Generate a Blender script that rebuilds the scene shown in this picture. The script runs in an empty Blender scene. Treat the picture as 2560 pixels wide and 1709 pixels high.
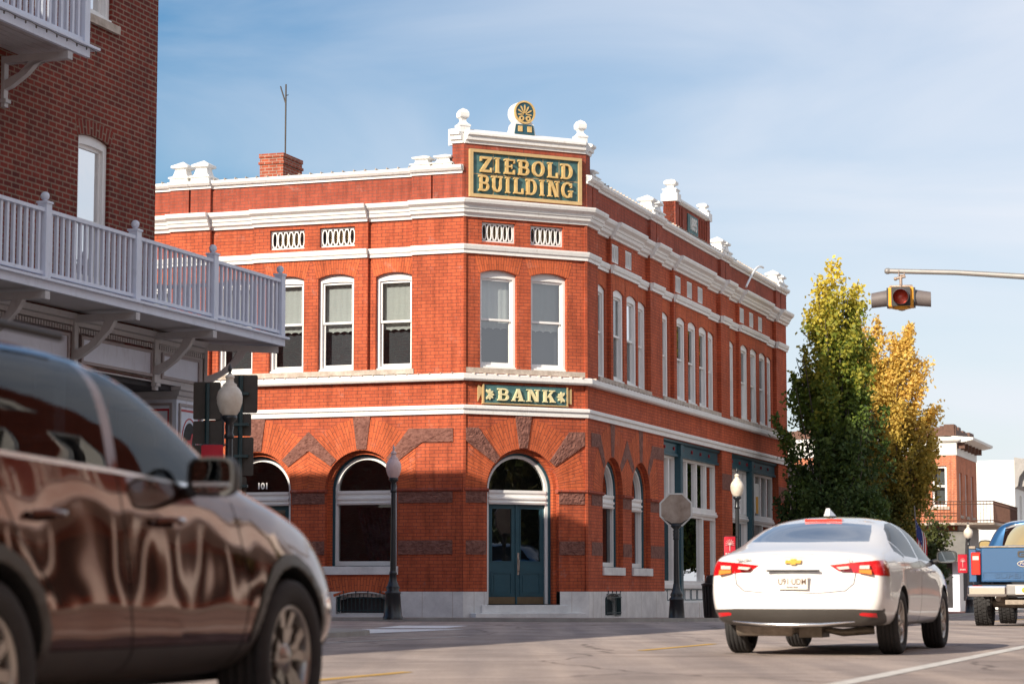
import bpy, bmesh, math, random
from mathutils import Vector, Matrix
from mathutils.geometry import tessellate_polygon
random.seed(7)
R = math.radians
scene = bpy.context.scene
col = scene.collection

# ------------------------------------------------------------------ camera
cam_d = bpy.data.cameras.new("camera"); cam = bpy.data.objects.new("camera", cam_d); col.objects.link(cam)
cam.location = (0, 0, 0.66)
cam.rotation_euler = (R(90 + 6.116), 0, 0)
cam_d.sensor_width = 36; cam_d.lens = 5776 / 2560 * 36
cam_d.clip_start = 0.1; cam_d.clip_end = 5000
cam_d.dof.use_dof = True; cam_d.dof.focus_distance = 50; cam_d.dof.aperture_fstop = 2.9
scene.camera = cam

# ------------------------------------------------------------------ sky and sun
AZ, EL = R(37), R(26.6)          # sun behind the camera, to its left
w = bpy.data.worlds.new("World"); scene.world = w; w.use_nodes = True
nt = w.node_tree; nt.nodes.clear()
N = nt.nodes.new; L = nt.links.new
out = N('ShaderNodeOutputWorld'); bg = N('ShaderNodeBackground'); sky = N('ShaderNodeTexSky')
sky.sky_type = 'NISHITA'; sky.sun_disc = False; sky.sun_elevation = EL; sky.sun_rotation = R(180) + AZ
sky.air_density = 1.0; sky.dust_density = 0.9; sky.ozone_density = 1.6
tc = N('ShaderNodeTexCoord'); mp = N('ShaderNodeMapping'); L(tc.outputs['Generated'], mp.inputs['Vector'])
mp.inputs['Scale'].default_value = (3.4, 3.4, 11.0); mp.inputs['Rotation'].default_value = (0, R(7), 0)
nz = N('ShaderNodeTexNoise'); nz.inputs['Scale'].default_value = 1.35; nz.inputs['Detail'].default_value = 8
nz.inputs['Roughness'].default_value = .50; nz.inputs['Distortion'].default_value = .7
L(mp.outputs['Vector'], nz.inputs['Vector'])
rp = N('ShaderNodeValToRGB'); rp.color_ramp.elements[0].position = .38; rp.color_ramp.elements[1].position = .70
rp.color_ramp.elements[0].color = (0, 0, 0, 1); rp.color_ramp.elements[1].color = (.8, .8, .8, 1)
L(nz.outputs['Fac'], rp.inputs['Fac'])
# the cirrus veil thickens to the east and towards the horizon
sp = N('ShaderNodeSeparateXYZ'); L(tc.outputs['Generated'], sp.inputs[0])
v1 = N('ShaderNodeMath'); v1.operation = 'MULTIPLY_ADD'; v1.inputs[1].default_value = 2.3; v1.inputs[2].default_value = -.06
cx_ = N('ShaderNodeClamp'); cx_.inputs['Min'].default_value = -.22; cx_.inputs['Max'].default_value = .3; L(sp.outputs['X'], cx_.inputs['Value']); L(cx_.outputs[0], v1.inputs[0])
# brighter haze added behind the camera, on the sun's side, to fill shaded walls
yb = N('ShaderNodeMath'); yb.operation = 'MULTIPLY'; yb.inputs[1].default_value = -.45; L(sp.outputs['Y'], yb.inputs[0])
yc = N('ShaderNodeClamp'); L(yb.outputs[0], yc.inputs['Value']); ya = N('ShaderNodeMath'); ya.operation = 'ADD'; L(yc.outputs[0], ya.inputs[0]); L(v1.outputs[0], ya.inputs[1]); v1 = ya
zr = N('ShaderNodeValToRGB'); L(sp.outputs['Z'], zr.inputs['Fac'])
for p_, c_ in ((0.0, .62), (.12, .50), (.24, .38), (.7, .25)):
    e_ = zr.color_ramp.elements.new(p_); e_.color = (c_, c_, c_, 1)
zr.color_ramp.elements[0].color = (.62, .62, .62, 1); zr.color_ramp.elements[-1].color = (.2, .2, .2, 1)
v2 = N('ShaderNodeMath'); v2.operation = 'ADD'; L(zr.outputs['Color'], v2.inputs[0]); L(v1.outputs[0], v2.inputs[1])
v3 = N('ShaderNodeMath'); v3.operation = 'MULTIPLY_ADD'; v3.inputs[1].default_value = .42; L(rp.outputs['Color'], v3.inputs[0]); 
v4 = N('ShaderNodeMath'); v4.operation = 'MULTIPLY_ADD'; v4.inputs[1].default_value = .75; v4.inputs[2].default_value = -.10; L(v2.outputs[0], v4.inputs[0]); L(v4.outputs[0], v3.inputs[2]); v3.use_clamp = True
mx = N('ShaderNodeMix'); mx.data_type = 'RGBA'; mx.inputs['B'].default_value = (7.3, 7.55, 8.2, 1)
hs = N('ShaderNodeHueSaturation'); hs.inputs['Saturation'].default_value = 1.35; L(sky.outputs['Color'], hs.inputs['Color'])
v5 = N('ShaderNodeMath'); v5.operation = 'MINIMUM'; v5.inputs[1].default_value = .88; L(v3.outputs[0], v5.inputs[0])
L(v5.outputs[0], mx.inputs['Factor']); L(hs.outputs['Color'], mx.inputs['A'])
L(mx.outputs['Result'], bg.inputs['Color']); bg.inputs['Strength'].default_value = 0.092
L(bg.outputs[0], out.inputs[0])
sd = bpy.data.lights.new("sun", 'SUN'); sun = bpy.data.objects.new("sun", sd); col.objects.link(sun)
sd.energy = 5.0; sd.angle = R(.53); sd.color = (1.0, .9, .76)
sun.rotation_euler = Vector((math.sin(AZ) * math.cos(EL), math.cos(AZ) * math.cos(EL), -math.sin(EL))).to_track_quat('-Z', 'Y').to_euler()
sun.location = (-20, -20, 30)
scene.view_settings.view_transform = 'Standard'; scene.view_settings.look = 'None'
scene.view_settings.exposure = 0.36; scene.view_settings.gamma = 1
scene.cycles.max_bounces = 7; scene.cycles.transparent_max_bounces = 12

# ------------------------------------------------------------------ materials
MATS = {}
def newmat(name):
    m = bpy.data.materials.new(name); m.use_nodes = True; m.node_tree.nodes.clear()
    MATS[name] = m
    t = m.node_tree
    return m, t, t.nodes.new, t.links.new
def ramp(Nn, a, b, p0=.3, p1=.7):
    r = Nn('ShaderNodeValToRGB'); r.color_ramp.elements[0].position = p0; r.color_ramp.elements[1].position = p1
    r.color_ramp.elements[0].color = (*a, 1); r.color_ramp.elements[1].color = (*b, 1)
    return r
def pmat(name, c, rough=.6, metal=0, var=.12, vs=6., bump=0., bs=40., coat=0, spec=.5, c2=None, coords='Object', det=5, trans=0):
    m, t, Nn, Ln = newmat(name)
    o = Nn('ShaderNodeOutputMaterial'); b = Nn('ShaderNodeBsdfPrincipled'); Ln(b.outputs[0], o.inputs[0])
    b.inputs['Roughness'].default_value = rough; b.inputs['Metallic'].default_value = metal
    b.inputs['Specular IOR Level'].default_value = spec
    if coat: b.inputs['Coat Weight'].default_value = coat; b.inputs['Coat Roughness'].default_value = .03
    if trans: b.inputs['Transmission Weight'].default_value = trans
    tcn = Nn('ShaderNodeTexCoord')
    if var or c2:
        n = Nn('ShaderNodeTexNoise'); n.inputs['Scale'].default_value = vs; n.inputs['Detail'].default_value = det; n.inputs['Roughness'].default_value = .65
        Ln(tcn.outputs[coords], n.inputs['Vector'])
        a = tuple(x * (1 - var) for x in c); bb = c2 if c2 else tuple(min(1, x * (1 + var)) for x in c)
        r = ramp(Nn, a, bb); Ln(n.outputs['Fac'], r.inputs['Fac']); Ln(r.outputs[0], b.inputs['Base Color'])
    else: b.inputs['Base Color'].default_value = (*c, 1)
    if bump:
        n2 = Nn('ShaderNodeTexNoise'); n2.inputs['Scale'].default_value = bs; n2.inputs['Detail'].default_value = 4
        Ln(tcn.outputs[coords], n2.inputs['Vector'])
        bp = Nn('ShaderNodeBump'); bp.inputs['Strength'].default_value = bump; bp.inputs['Distance'].default_value = .02
        Ln(n2.outputs['Fac'], bp.inputs['Height']); Ln(bp.outputs[0], b.inputs['Normal'])
    return m
def brickmat(name, c1, c2, mortar, bw=.21, bh=.0775, ms=.007, stain=.25, stainc=(.5, .45, .42), rough=.85, bump=.5):
    m, t, Nn, Ln = newmat(name)
    o = Nn('ShaderNodeOutputMaterial'); b = Nn('ShaderNodeBsdfPrincipled'); Ln(b.outputs[0], o.inputs[0])
    b.inputs['Roughness'].default_value = rough; b.inputs['Specular IOR Level'].default_value = .25
    uv = Nn('ShaderNodeTexCoord')
    k = Nn('ShaderNodeTexBrick'); k.inputs['Scale'].default_value = 1
    k.inputs['Brick Width'].default_value = bw; k.inputs['Row Height'].default_value = bh
    k.inputs['Mortar Size'].default_value = ms; k.inputs['Mortar Smooth'].default_value = .3; k.inputs['Bias'].default_value = -.2
    k.inputs['Color1'].default_value = (*c1, 1); k.inputs['Color2'].default_value = (*c2, 1); k.inputs['Mortar'].default_value = (*mortar, 1)
    Ln(uv.outputs['UV'], k.inputs['Vector'])
    n = Nn('ShaderNodeTexNoise'); n.inputs['Scale'].default_value = 1.1; n.inputs['Detail'].default_value = 8; n.inputs['Roughness'].default_value = .7
    Ln(uv.outputs['Object'], n.inputs['Vector'])
    r = ramp(Nn, (.84, .84, .84), (1.13, 1.1, 1.08), .35, .65); Ln(n.outputs['Fac'], r.inputs['Fac'])
    mu = Nn('ShaderNodeMix'); mu.data_type = 'RGBA'; mu.blend_type = 'MULTIPLY'; mu.inputs['Factor'].default_value = 1
    Ln(k.outputs['Color'], mu.inputs['A']); Ln(r.outputs[0], mu.inputs['B'])
    n2 = Nn('ShaderNodeTexNoise'); n2.inputs['Scale'].default_value = 2.3; n2.inputs['Detail'].default_value = 10; n2.inputs['Roughness'].default_value = .75; n2.inputs['Distortion'].default_value = .4
    Ln(uv.outputs['Object'], n2.inputs['Vector'])
    r2 = ramp(Nn, (0, 0, 0), (stain, stain, stain), .58, .75); Ln(n2.outputs['Fac'], r2.inputs['Fac'])
    ms_ = Nn('ShaderNodeMix'); ms_.data_type = 'RGBA'; ms_.inputs['B'].default_value = (*stainc, 1)
    Ln(r2.outputs[0], ms_.inputs['Factor']); Ln(mu.outputs['Result'], ms_.inputs['A'])
    mp_ = Nn('ShaderNodeMapping'); mp_.inputs['Scale'].default_value = (4.5, 4.5, .5); Ln(uv.outputs['Object'], mp_.inputs['Vector'])
    n3 = Nn('ShaderNodeTexNoise'); n3.inputs['Scale'].default_value = 1.6; n3.inputs['Detail'].default_value = 8; n3.inputs['Roughness'].default_value = .7; Ln(mp_.outputs[0], n3.inputs['Vector'])
    r3 = ramp(Nn, (.70, .68, .68), (1.08, 1.06, 1.05), .32, .55); Ln(n3.outputs['Fac'], r3.inputs['Fac'])
    m3 = Nn('ShaderNodeMix'); m3.data_type = 'RGBA'; m3.blend_type = 'MULTIPLY'; m3.inputs['Factor'].default_value = 1
    Ln(ms_.outputs['Result'], m3.inputs['A']); Ln(r3.outputs[0], m3.inputs['B']); Ln(m3.outputs['Result'], b.inputs['Base Color'])
    bp = Nn('ShaderNodeBump'); bp.inputs['Strength'].default_value = bump; bp.inputs['Distance'].default_value = .01; bp.invert = True
    Ln(k.outputs['Fac'], bp.inputs['Height']); Ln(bp.outputs[0], b.inputs['Normal'])
    return m
def glassmat(name, tint=(.75, .8, .82), refl=1.0, rough=.0, base=.06):
    m, t, Nn, Ln = newmat(name)
    o = Nn('ShaderNodeOutputMaterial'); tr = Nn('ShaderNodeBsdfTransparent'); g = Nn('ShaderNodeBsdfGlossy'); mxx = Nn('ShaderNodeMixShader')
    tr.inputs[0].default_value = (*tint, 1); g.inputs['Roughness'].default_value = rough
    f = Nn('ShaderNodeFresnel'); f.inputs['IOR'].default_value = 1.52
    ma = Nn('ShaderNodeMath'); ma.operation = 'MULTIPLY_ADD'; ma.inputs[1].default_value = refl; ma.inputs[2].default_value = base; ma.use_clamp = True
    n = Nn('ShaderNodeTexNoise'); n.inputs['Scale'].default_value = 1.3; tcn = Nn('ShaderNodeTexCoord'); Ln(tcn.outputs['Object'], n.inputs['Vector'])
    bp = Nn('ShaderNodeBump'); bp.inputs['Strength'].default_value = .06; bp.inputs['Distance'].default_value = .05
    Ln(n.outputs['Fac'], bp.inputs['Height']); Ln(bp.outputs[0], g.inputs['Normal'])
    Ln(f.outputs[0], ma.inputs[0]); Ln(ma.outputs[0], mxx.inputs[0]); Ln(tr.outputs[0], mxx.inputs[1]); Ln(g.outputs[0], mxx.inputs[2]); Ln(mxx.outputs[0], o.inputs[0])
    return m
M = MATS
brickmat('brick_orange', (.49, .110, .047), (.40, .083, .037), (.20, .06, .04))
brickmat('brick_radial', (.54, .125, .047), (.45, .098, .038), (.19, .055, .035), bw=.3, bh=.07, ms=.006)
brickmat('brick_parapet', (.34, .078, .045), (.28, .062, .036), (.20, .08, .06), stain=.35)
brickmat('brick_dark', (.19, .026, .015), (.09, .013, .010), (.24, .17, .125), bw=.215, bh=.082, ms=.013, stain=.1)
brickmat('brick_chimney', (.42, .10, .05), (.3, .07, .04), (.42, .3, .24), ms=.011)
brickmat('brick_far', (.55, .19, .09), (.45, .15, .08), (.5, .3, .22), stain=.2)
brickmat('brick_white', (.62, .58, .55), (.5, .46, .44), (.34, .3, .28), stain=.3, stainc=(.35, .16, .12))
pmat('rough_stone', (.14, .050, .036), .9, var=.15, c2=(.27, .12, .09), vs=9, bump=1.0, bs=22, det=8)
pmat('limestone', (.68, .675, .66), .85, var=.12, vs=2.2, bump=.25, bs=14, c2=(.86, .855, .83), det=9)
pmat('sill_stone', (.36, .29, .23), .9, c2=(.6, .52, .45), vs=5, bump=.4, bs=30)
pmat('white_paint', (.80, .79, .77), .45, var=.05, vs=3)
def weathered(name, c, dirt, amt=.5):
    m = pmat(name, c, .55, var=.04, vs=4, bump=.15, bs=25); t = m.node_tree; Nn, Ln = t.nodes.new, t.links.new
    b = next(n for n in t.nodes if n.type == 'BSDF_PRINCIPLED'); old = b.inputs['Base Color'].links[0].from_socket
    tcn = Nn('ShaderNodeTexCoord'); mp_ = Nn('ShaderNodeMapping'); mp_.inputs['Scale'].default_value = (5, 5, 1.1); Ln(tcn.outputs['Object'], mp_.inputs['Vector'])
    n = Nn('ShaderNodeTexNoise'); n.inputs['Scale'].default_value = 2.2; n.inputs['Detail'].default_value = 9; n.inputs['Roughness'].default_value = .72; Ln(mp_.outputs[0], n.inputs['Vector'])
    r = ramp(Nn, (0, 0, 0), (amt, amt, amt), .54, .74); Ln(n.outputs['Fac'], r.inputs['Fac'])
    mi = Nn('ShaderNodeMix'); mi.data_type = 'RGBA'; mi.inputs['B'].default_value = (*dirt, 1); Ln(r.outputs[0], mi.inputs['Factor']); Ln(old, mi.inputs['A']); Ln(mi.outputs['Result'], b.inputs['Base Color'])
weathered('white_trim', (.80, .785, .755), (.46, .41, .35))
weathered('railing_paint', (.66, .70, .80), (.34, .33, .34), .4)
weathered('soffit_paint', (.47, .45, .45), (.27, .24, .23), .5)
pmat('mauve_trim', (.32, .27, .27), .55, var=.08)
pmat('teal_paint', (.02, .075, .10), .38, var=.15, vs=4)
pmat('teal_sign', (.045, .12, .13), .6, var=.3, vs=6, c2=(.08, .19, .19))
pmat('gold_paint', (.56, .36, .12), .55, var=.12, vs=8, c2=(.72, .50, .22))
pmat('cream_paint', (.75, .66, .38), .5, var=.1, vs=8)
pmat('tan_terracotta', (.52, .36, .17), .7, var=.1, vs=6)
pmat('dark_interior', (.045, .042, .045), .9, var=.3, vs=1.5)
pmat('room_wall', (.26, .25, .24), .9, var=.35, vs=.8)
pmat('blind_cloth', (.70, .69, .64), .9, var=.03)
pmat('curtain_cloth', (.24, .21, .25), .95, var=.5, vs=3)
pmat('window_screen', (.085, .085, .092), .8, var=.15, vs=2)
pmat('black_iron', (.012, .014, .017), .35, var=.3, spec=.6)
pmat('teal_iron', (.012, .04, .045), .4, var=.3)
pmat('globe_glass', (.66, .56, .44), .35, var=.1, vs=7, c2=(.80, .73, .63))
pmat('pink_globe', (.72, .5, .47), .3, var=.1, vs=7)
pmat('red_banner', (.52, .012, .03), .6, var=.1)
pmat('red_paint', (.45, .015, .025), .5, var=.05)
pmat('sign_back', (.075, .062, .052), .6, var=.15, metal=.3)
pmat('sign_alu', (.30, .22, .17), .45, metal=.3, var=.2, vs=3, c2=(.50, .42, .35), det=10)
pmat('steel_galv', (.30, .285, .27), .5, metal=.3, var=.12, vs=5)
pmat('rust_fitting', (.42, .33, .27), .6, metal=.4, var=.3, vs=30)
pmat('signal_yellow', (.80, .38, .015), .4, var=.05)
pmat('signal_black', (.035, .034, .036), .45, var=.1)
pmat('visor_grey', (.16, .135, .13), .55, var=.08)
pmat('signal_red', (.9, .10, .06), .25, var=.1, coat=.4)
pmat('kick_plate', (.17, .12, .07), .45, metal=.6, var=.15)
def asphaltmat(name, lo, hi, crack):
    m = pmat(name, lo, .93, var=.12, vs=.7, c2=hi, bump=.5, bs=70, det=12); t = m.node_tree; Nn, Ln = t.nodes.new, t.links.new
    b = next(n for n in t.nodes if n.type == 'BSDF_PRINCIPLED'); cur = b.inputs['Base Color'].links[0].from_socket
    tcn = Nn('ShaderNodeTexCoord')
    def mul(fac_node, a, b_, p0, p1):
        nonlocal cur
        r = ramp(Nn, a, b_, p0, p1); Ln(fac_node, r.inputs['Fac']); mi = Nn('ShaderNodeMix'); mi.data_type = 'RGBA'; mi.blend_type = 'MULTIPLY'; mi.inputs['Factor'].default_value = 1
        Ln(cur, mi.inputs['A']); Ln(r.outputs[0], mi.inputs['B']); cur = mi.outputs['Result']
    n = Nn('ShaderNodeTexNoise'); n.inputs['Scale'].default_value = 38; n.inputs['Detail'].default_value = 6; n.inputs['Roughness'].default_value = .8; Ln(tcn.outputs['Object'], n.inputs['Vector']); mul(n.outputs['Fac'], (.72, .72, .74), (1.25, 1.24, 1.22), .38, .64)
    mp_ = Nn('ShaderNodeMapping'); mp_.inputs['Rotation'].default_value = (0, 0, R(18.9)); mp_.inputs['Scale'].default_value = (1.6, .07, 1); Ln(tcn.outputs['Object'], mp_.inputs['Vector'])
    n = Nn('ShaderNodeTexNoise'); n.inputs['Scale'].default_value = 1; n.inputs['Detail'].default_value = 5; Ln(mp_.outputs[0], n.inputs['Vector']); mul(n.outputs['Fac'], (.80, .80, .82), (1.12, 1.1, 1.08), .4, .62)
    nz_ = Nn('ShaderNodeTexNoise'); nz_.inputs['Scale'].default_value = 1.2; nz_.inputs['Detail'].default_value = 6; Ln(tcn.outputs['Object'], nz_.inputs['Vector'])
    av = Nn('ShaderNodeMix'); av.data_type = 'RGBA'; av.inputs['Factor'].default_value = .35; Ln(tcn.outputs['Object'], av.inputs['A']); Ln(nz_.outputs['Color'], av.inputs['B'])
    v = Nn('ShaderNodeTexVoronoi'); v.feature = 'DISTANCE_TO_EDGE'; v.inputs['Scale'].default_value = crack; Ln(av.outputs['Result'], v.inputs['Vector']); mul(v.outputs['Distance'], (.42, .40, .40), (1, 1, 1), .002, .010)
    Ln(cur, b.inputs['Base Color'])
asphaltmat('asphalt', (.34, .275, .24), (.50, .415, .365), .42)
asphaltmat('asphalt_side', (.13, .12, .125), (.19, .175, .175), .5)
pmat('concrete', (.32, .29, .26), .9, var=.1, vs=2, c2=(.42, .39, .35), bump=.2)
pmat('brick_paving', (.22, .10, .075), .9, var=.15, vs=4, bump=.3)
pmat('earth', (.12, .10, .08), .95, var=.2, vs=.5)
pmat('yellow_line', (.62, .36, .05), .8, var=.2, vs=12)
pmat('white_line', (.50, .47, .43), .8, var=.1, vs=5, c2=(.80, .77, .72), det=12)
pmat('sun_patch_white', (.82, .82, .82), .7, var=.05)  # white that imitates sunlight lying on the asphalt
pmat('tyre_rubber', (.028, .026, .026), .8, var=.2, vs=20)
pmat('rim_silver', (.48, .44, .40), .28, metal=.85, var=.05)
pmat('chrome', (.8, .79, .77), .2, metal=1, var=0)
pmat('black_plastic', (.028, .027, .028), .5, var=.1)
pmat('under_dark', (.016, .015, .015), .7, var=.2)
pmat('under_metal', (.30, .25, .20), .5, metal=.4, var=.25, vs=12)
pmat('car_white', (.82, .80, .78), .28, var=0, coat=1.0)
def wavy_paint():
    m = pmat('car_bronze', (.125, .042, .022), .07, metal=.9, var=0, coat=.55); t = m.node_tree; Nn, Ln = t.nodes.new, t.links.new
    b = next(n for n in t.nodes if n.type == 'BSDF_PRINCIPLED'); tcn = next(n for n in t.nodes if n.type == 'TEX_COORD')
    n = Nn('ShaderNodeTexNoise'); n.inputs['Scale'].default_value = 1.9; n.inputs['Detail'].default_value = 1; Ln(tcn.outputs['Object'], n.inputs['Vector'])
    bp = Nn('ShaderNodeBump'); bp.inputs['Strength'].default_value = .35; bp.inputs['Distance'].default_value = .06; Ln(n.outputs['Fac'], bp.inputs['Height'])
    Ln(bp.outputs[0], b.inputs['Normal']); Ln(bp.outputs[0], b.inputs['Coat Normal'])
wavy_paint()
pmat('car_blue', (.035, .13, .30), .28, metal=.5, var=0, coat=1.0)
pmat('cladding', (.055, .048, .042), .42, var=.08)
pmat('lamp_red', (.58, .008, .012), .12, var=0, coat=1)
pmat('lamp_amber', (.85, .22, .03), .15, var=0, coat=1)
pmat('lamp_clear', (.75, .6, .55), .15, var=0, coat=1)
pmat('plate_white', (.78, .74, .68), .5, var=.03)
pmat('plate_ink', (.12, .06, .03), .5, var=0)
pmat('seat_cloth', (.22, .21, .20), .9, var=.1)
pmat('emblem_gold', (.75, .42, .08), .3, metal=.5, var=0)
pmat('emblem_blue', (.02, .05, .2), .3, var=0, coat=1)
pmat('bark', (.10, .085, .07), .95, var=.3, vs=14, bump=.6)
pmat('flag_blue', (.03, .05, .22), .7, var=0)
pmat('flag_red', (.55, .02, .03), .7, var=0)
pmat('flag_white', (.8, .8, .8), .7, var=0)
pmat('awning_cloth', (.17, .16, .145), .85, var=.15, vs=2)
pmat('far_white', (.80, .79, .74), .7, var=.04, vs=.7)
pmat('far_trim', (.34, .32, .30), .7, var=.15)
pmat('iron_rust', (.12, .055, .035), .7, var=.3, vs=9)
pmat('roof_tar', (.08, .08, .08), .9, var=.2)
pmat('john_green', (.35, .42, .05), .6, var=0)
glassmat('glass', base=.20)
glassmat('glass_dark', tint=(.35, .38, .40), base=.10)
glassmat('glass_store', tint=(.55, .58, .6), base=.35, refl=1.2)
glassmat('car_glass', tint=(.30, .33, .33), base=.0, refl=.8)
glassmat('rear_glass', tint=(.12, .20, .28), base=.42, refl=1.3)
def leafmat(name, lo, mid, hi, z0, z1, side=0):
    m, t, Nn, Ln = newmat(name)
    o = Nn('ShaderNodeOutputMaterial'); d = Nn('ShaderNodeBsdfPrincipled'); tr = Nn('ShaderNodeBsdfTranslucent'); mxx = Nn('ShaderNodeMixShader'); mxx.inputs[0].default_value = .33
    d.inputs['Roughness'].default_value = .55; d.inputs['Specular IOR Level'].default_value = .3
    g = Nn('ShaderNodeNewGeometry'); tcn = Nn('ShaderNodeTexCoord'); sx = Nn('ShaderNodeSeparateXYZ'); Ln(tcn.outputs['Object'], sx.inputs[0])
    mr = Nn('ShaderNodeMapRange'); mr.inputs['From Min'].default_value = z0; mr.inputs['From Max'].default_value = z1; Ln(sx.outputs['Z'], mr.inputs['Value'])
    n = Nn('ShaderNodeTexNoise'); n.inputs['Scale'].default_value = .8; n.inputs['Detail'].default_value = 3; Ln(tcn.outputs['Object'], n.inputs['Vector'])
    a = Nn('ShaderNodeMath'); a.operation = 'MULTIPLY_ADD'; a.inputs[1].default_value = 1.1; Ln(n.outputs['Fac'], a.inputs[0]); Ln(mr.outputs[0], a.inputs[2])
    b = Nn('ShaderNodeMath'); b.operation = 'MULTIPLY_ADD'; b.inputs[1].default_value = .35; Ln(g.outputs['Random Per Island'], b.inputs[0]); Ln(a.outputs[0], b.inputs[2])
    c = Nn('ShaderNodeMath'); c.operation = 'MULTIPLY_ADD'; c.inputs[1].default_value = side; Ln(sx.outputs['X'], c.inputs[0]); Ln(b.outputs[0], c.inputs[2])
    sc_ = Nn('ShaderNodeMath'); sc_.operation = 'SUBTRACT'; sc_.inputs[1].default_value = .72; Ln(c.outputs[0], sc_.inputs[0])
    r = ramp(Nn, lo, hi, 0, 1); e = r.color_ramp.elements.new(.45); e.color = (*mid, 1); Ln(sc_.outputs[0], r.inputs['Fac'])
    Ln(r.outputs[0], d.inputs['Base Color']); Ln(r.outputs[0], tr.inputs['Color'])
    Ln(d.outputs[0], mxx.inputs[1]); Ln(tr.outputs[0], mxx.inputs[2]); Ln(mxx.outputs[0], o.inputs[0])
    return m
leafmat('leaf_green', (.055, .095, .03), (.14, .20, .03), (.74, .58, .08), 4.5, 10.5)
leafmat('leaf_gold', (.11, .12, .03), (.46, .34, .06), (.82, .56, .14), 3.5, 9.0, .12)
leafmat('leaf_dull', (.045, .07, .03), (.08, .10, .03), (.12, .10, .03), 0, 6)

# ------------------------------------------------------------------ builders
ORG = Vector((0, 0, 0))
class Fr:
    """a wall's frame: s along it, z up, o out of it"""
    def __init__(s, P, d, n): s.P = Vector((P[0], P[1], 0)); s.d = Vector((d[0], d[1], 0)); s.n = Vector((n[0], n[1], 0))
    def __call__(s, a, z, o=0): return s.P + s.d * a + s.n * o + Vector((0, 0, z))
    def shift(s, a=0, o=0): return Fr(s(a, 0, o), s.d, s.n)
LOC = Fr((0, 0), (1, 0), (0, -1))
class MB:
    def __init__(s): s.v = []; s.f = []; s.uv = {}; s.sm = set()
    def add(s, vs, fs, uvs=None, smooth=False):
        b = len(s.v); s.v += [Vector(v) for v in vs]
        for i, f in enumerate(fs):
            if uvs: s.uv[len(s.f)] = uvs[i]
            if smooth: s.sm.add(len(s.f))
            s.f.append([b + k for k in f])
    def box(s, fr, s0, s1, z0, z1, o0, o1):
        p = [fr(a, z, o) for o in (o0, o1) for z in (z0, z1) for a in (s0, s1)]
        s.add(p, [(0, 1, 3, 2), (4, 6, 7, 5), (0, 4, 5, 1), (2, 3, 7, 6), (0, 2, 6, 4), (1, 5, 7, 3)])
    def prism(s, fr, poly, o0, o1, back=False):
        n = len(poly); vs = [fr(a, z, o1) for a, z in poly] + [fr(a, z, o0) for a, z in poly]
        tris = tessellate_polygon([[Vector((a, z, 0)) for a, z in poly]])
        fs = [tuple(t) for t in tris] + [(i, (i + 1) % n, n + (i + 1) % n, n + i) for i in range(n)]
        if back: fs += [tuple(n + k for k in t[::-1]) for t in tris]
        s.add(vs, fs)
    def wall(s, fr, outer, holes, o, depth, ret=.0):
        loops = [outer] + holes; pts = [p for l in loops for p in l]
        tris = tessellate_polygon([[Vector((a, z, 0)) for a, z in l] for l in loops])
        s.add([fr(a, z, o) for a, z in pts], [tuple(t) for t in tris])
        for l in holes + ([outer] if ret else []):
            dd = depth if l is not outer else ret; n = len(l)
            s.add([fr(a, z, o) for a, z in l] + [fr(a, z, o - dd) for a, z in l], [(i, (i + 1) % n, n + (i + 1) % n, n + i) for i in range(n)])
    def ring(s, fr, A, B, o0, o1):
        n = len(A)
        s.add([fr(*p, o1) for p in A] + [fr(*p, o1) for p in B] + [fr(*p, o0) for p in A] + [fr(*p, o0) for p in B],
              [q for i in range(n) for j in [(i + 1) % n] for q in ((i, j, n + j, n + i), (i, j, 2 * n + j, 2 * n + i), (n + i, n + j, 3 * n + j, 3 * n + i))])
    def trim(s, fr, s0, s1, prof, k0=0, k1=0):
        n = len(prof); vs = [fr(s0 - k0 * o, z, o) for o, z in prof] + [fr(s1 + k1 * o, z, o) for o, z in prof]
        s.add(vs, [(i, (i + 1) % n, n + (i + 1) % n, n + i) for i in range(n)] + [tuple(range(n)), tuple(range(2 * n - 1, n - 1, -1))])
    def tube(s, pts, rs, seg=10, cap=True, smooth=True):
        pts = [Vector(p) for p in pts]; rs = rs if hasattr(rs, '__len__') else [rs] * len(pts)
        t0 = (pts[1] - pts[0]).normalized(); up = Vector((0, 0, 1)) if abs(t0.z) < .9 else Vector((1, 0, 0))
        x = t0.cross(up).normalized(); vs = []
        for i, p in enumerate(pts):
            t = (pts[min(i + 1, len(pts) - 1)] - pts[max(i - 1, 0)]).normalized()
            x = (x - t * x.dot(t)).normalized(); y = t.cross(x)
            vs += [p + (x * math.cos(a) + y * math.sin(a)) * rs[i] for a in [2 * math.pi * k / seg for k in range(seg)]]
        fs = [(i * seg + k, i * seg + (k + 1) % seg, (i + 1) * seg + (k + 1) % seg, (i + 1) * seg + k) for i in range(len(pts) - 1) for k in range(seg)]
        s.add(vs, fs, smooth=smooth)
        if cap: s.add(vs[:seg], [tuple(range(seg))]); s.add(vs[-seg:], [tuple(range(seg))])
    def lathe(s, prof, c=(0, 0, 0), axis='z', seg=24, smooth=True, flute=0):
        c = Vector(c); vs = []
        for r, h in prof:
            for k in range(seg):
                a = 2 * math.pi * k / seg; rr = r * (1 - flute * (k % 2))
                u, v_ = rr * math.cos(a), rr * math.sin(a)
                vs.append(c + (Vector((u, v_, h)) if axis == 'z' else Vector((u, h, v_)) if axis == 'y' else Vector((h, u, v_))))
        fs = [(i * seg + k, i * seg + (k + 1) % seg, (i + 1) * seg + (k + 1) % seg, (i + 1) * seg + k) for i in range(len(prof) - 1) for k in range(seg)]
        s.add(vs, fs, smooth=smooth)
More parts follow.
